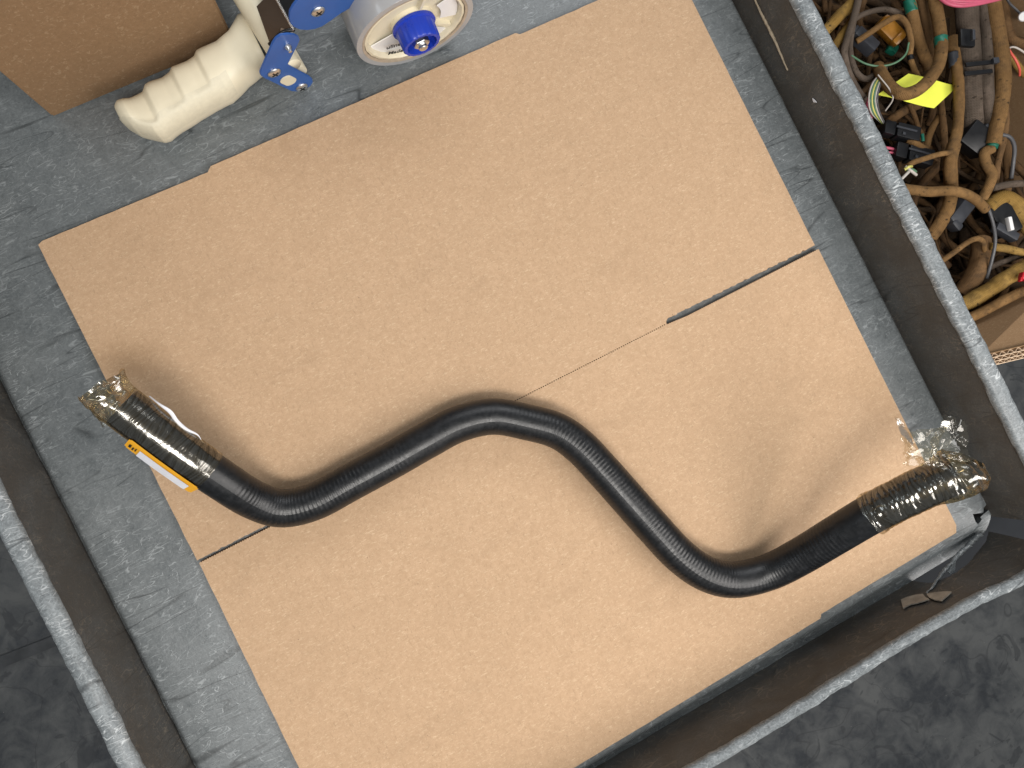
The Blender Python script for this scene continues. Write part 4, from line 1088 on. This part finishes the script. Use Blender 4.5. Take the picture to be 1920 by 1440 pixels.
harness('brown cable dropping beside the bare side of the bin', [(1886, 262), (1890, 300), (1892, 330), (1886, 360)], 15, [.008, .008, .006, 0], 'braid_brown')
harness('dark cable curled at the right of the green taped end', [(1878, 252), (1894, 258), (1902, 276), (1900, 305), (1896, 335)], 7, [.02, .022, .022, .018, .01], 'gray_wire')
h = harness('bundle of pink wires at the top border', [(1756, -8), (1776, 6), (1800, 11), (1830, 8), (1866, 0), (1900, -10)], 6, [.05, .054, .056, .056, .054, .05], 'pink', name='wire_bundle', part='wire', lump=0.0, cat='wire')
for k, (dy, w_) in enumerate(((-5, 7), (-9, 6), (-1, 4), (-13, 7))):
    cable('wire', [(1760, -10 + dy), (1780, 4 + dy), (1806, 8 + dy), (1836, 6 + dy * 0.6), (1870, -2 + dy * 0.6), (1905, -12)], w_, [.05, .054, .056 + .001 * k, .056, .054, .05], 'pink', h, 3, 0.0)
h = harness('coral wire hanging beside the tan cable at the right', [(1886, 78), (1893, 95), (1904, 112), (1911, 128), (1912, 142)], 4, [.034, .038, .038, .034, .028], 'coral', name='loose_wire', part='wire', cat='wire')
cable('wire', [(1888, 92), (1900, 88), (1914, 94), (1930, 106)], 3.4, [.03, .034, .034, .03], 'wwire', h, 1, 0.0)
h = harness('olive braided stub branching right near the coral wire', [(1884, 98), (1896, 108), (1908, 124), (1922, 140)], 13, [.026, .024, .02, .014], 'mustard')
pl_ = thing('wire_plug', 'round white plug at the right border near the top', 'plug', P(1916, 31, ZC + .05), 'old wiring piled in the bin')
c_ = P(1919, 31, ZC + .05)
lathe('cap', [(0.0, 0.004), (0.0038, 0.004), (0.0046, 0.003), (0.0048, 0.0), (0.0044, -0.006), (0.0, -0.006)], c_, (CAM_H and (Vector((0, 0, CAM_H)) - c_).normalized()), (1, 0, 0), MAT['white_plastic'], pl_, 28)
cable('wire', [(1919, 31), (1905, 18), (1893, 6), (1885, -8)], 4, [.048, .044, .042, .04], 'gray_wire', pl_, 1, 0.0)
rd_ = thing('connector', 'small red plastic connector at the right border above the bin wall', 'connector', P(1918, 520, ZC + .05), 'old wiring piled in the bin')
block('housing', (1920, 519), .046, 20, (16, 14, 12), 'red', rd_, 0.0015); block('tab', (1913, 524), .047, 20, (5, 8, 8), 'red', rd_, 0.0008)
# the note
V, Fc = [], []
nn_ = 22
cA, cB, cC, cD = P(1702, 139, ZC + .034), P(1796, 161, ZC + .036), P(1756, 200, ZC + .040), P(1646, 177, ZC + .034)
for i in range(nn_):
    for j in range(nn_):
        a_, b2_ = i / (nn_ - 1), j / (nn_ - 1)
        p = cA.lerp(cB, a_).lerp(cD.lerp(cC, a_), b2_)
        V.append(p + Vector((0, 0, 0.006 * (a_ - 0.45) ** 2 - 0.010 * b2_ * b2_ * (0.2 + 0.2 * a_) + 0.0015 * math.sin(a_ * 5))))
nv = len(V)
V += [v + Vector((0, 0, -0.0002)) for v in V]
for i in range(nn_ - 1):
    for j in range(nn_ - 1):
        q = (i * nn_ + j, (i + 1) * nn_ + j, (i + 1) * nn_ + j + 1, i * nn_ + j + 1); Fc += [q, tuple(nv + k for k in q[::-1])]
tag(obj('paper_note', V, Fc, MAT['note']), 'bright yellow paper note tucked under the looped cable in the bin', 'note')
# deeper tangle nobody could count, its colour darkened for the shade in the gaps
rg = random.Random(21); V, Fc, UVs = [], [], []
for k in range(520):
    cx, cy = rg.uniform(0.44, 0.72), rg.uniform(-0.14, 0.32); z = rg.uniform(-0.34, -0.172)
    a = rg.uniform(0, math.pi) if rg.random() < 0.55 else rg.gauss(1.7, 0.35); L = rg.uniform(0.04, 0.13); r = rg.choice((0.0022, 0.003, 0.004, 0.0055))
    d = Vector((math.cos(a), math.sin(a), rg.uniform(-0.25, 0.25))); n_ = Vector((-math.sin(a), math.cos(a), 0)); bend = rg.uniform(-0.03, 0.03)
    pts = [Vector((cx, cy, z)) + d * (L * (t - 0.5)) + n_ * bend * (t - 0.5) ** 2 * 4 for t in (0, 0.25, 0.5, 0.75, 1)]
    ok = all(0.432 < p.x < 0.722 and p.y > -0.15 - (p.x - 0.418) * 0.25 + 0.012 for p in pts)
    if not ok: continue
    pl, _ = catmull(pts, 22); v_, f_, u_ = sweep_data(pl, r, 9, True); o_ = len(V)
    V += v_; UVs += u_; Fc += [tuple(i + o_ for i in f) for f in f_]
tag(obj('cable_tangle', V, Fc, MAT['deep'], None, True, UVs), 'tangle of old cables deeper in the bin, coloured dark for the shade there', 'cables', kind='stuff')

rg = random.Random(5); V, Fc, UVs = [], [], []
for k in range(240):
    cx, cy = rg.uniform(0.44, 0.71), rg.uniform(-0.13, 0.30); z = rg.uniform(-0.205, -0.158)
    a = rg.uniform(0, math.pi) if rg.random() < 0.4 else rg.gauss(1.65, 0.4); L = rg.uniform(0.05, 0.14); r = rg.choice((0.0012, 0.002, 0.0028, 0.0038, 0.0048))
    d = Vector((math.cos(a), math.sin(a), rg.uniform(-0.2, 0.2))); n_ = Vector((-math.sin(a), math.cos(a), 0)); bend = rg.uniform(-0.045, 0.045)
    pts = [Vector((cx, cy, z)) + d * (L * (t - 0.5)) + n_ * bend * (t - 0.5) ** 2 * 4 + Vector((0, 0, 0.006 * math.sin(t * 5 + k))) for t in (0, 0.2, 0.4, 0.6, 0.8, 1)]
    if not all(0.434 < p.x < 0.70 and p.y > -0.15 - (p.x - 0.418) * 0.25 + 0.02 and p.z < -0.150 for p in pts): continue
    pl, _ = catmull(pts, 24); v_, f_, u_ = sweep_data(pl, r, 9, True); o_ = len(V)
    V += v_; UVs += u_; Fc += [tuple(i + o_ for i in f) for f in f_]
tag(obj('cable_tangle', V, Fc, MAT['braid_low'], None, True, UVs), 'tangle of rusty brown strands, darkened for the shade between the larger cables in the bin', 'cables', kind='stuff')

# ------------------------------------------------------------------ scraps stuck to the cart
MAT['scrap'] = plain('beige_tape', (0.30, 0.275, 0.235), 0.6, var=0.25, scale=150, bump=0.4)
MAT['straw'] = plain('straw', (0.34, 0.28, 0.20), 0.7, var=0.2, scale=300)
def on_front(x, y, off=0.0022):
    # on the sloping inner face of the front wall
    for _ in range(1):
        p = PY(x, y, -0.2857)
    for _ in range(6):
        k = max(0, (p.z + 0.014) / 0.075); p = PY(x, y, -0.2857 - 0.003 * k - lean_front(0, p.x, 0) * k * k + off)
    return p
sc1 = [(1689, 1124), (1700, 1119), (1716, 1115), (1730, 1113), (1735, 1119), (1742, 1123), (1733, 1126), (1720, 1130), (1706, 1133), (1693, 1140)]
s1 = prism('tape_scrap', [on_front(x, y) for x, y in sc1], (0, -0.0009, 0), MAT['scrap'])
tag(s1, 'torn beige tape scrap stuck to the front lip, left of the crack', 'tape scrap')
sc2 = [(1737, 1113), (1755, 1110), (1776, 1108), (1784, 1109), (1778, 1115), (1765, 1126), (1752, 1124), (1742, 1120)]
s2 = prism('tape_scrap', [on_front(x, y) for x, y in sc2], (0, -0.0009, 0), MAT['scrap'])
tag(s2, 'pointed beige tape scrap on the front lip, right of the crack', 'tape scrap')
def on_right(x, y, off=0.0016):
    return PX(x, y, 0.3820 - off + 0.0022)
stp, _ = catmull([on_right(*q) for q in ((1408, -18), (1424, 18), (1436, 42), (1449, 68), (1460, 92), (1468, 112), (1477, 132))], 40)
stw = tube('straw_fibre', stp, lambda t, a: 0.0009 * (0.5 + 0.8 * math.sin(min(1, t * 1.15) * math.pi * 0.9)) * (1 + 0.5 * noise.noise(Vector((t * 30, a, 0)))), MAT['straw'], None, 8)
tag(stw, 'long pale splinter stuck to the inside of the right lip', 'splinter')
fl = prism('plastic_fleck', [on_right(*q) for q in ((1524, 184), (1528, 187), (1532, 192), (1526, 191))], (-0.0006, 0, 0), MAT['paper'])
tag(fl, 'tiny white fleck on the inside of the right lip', 'fleck')
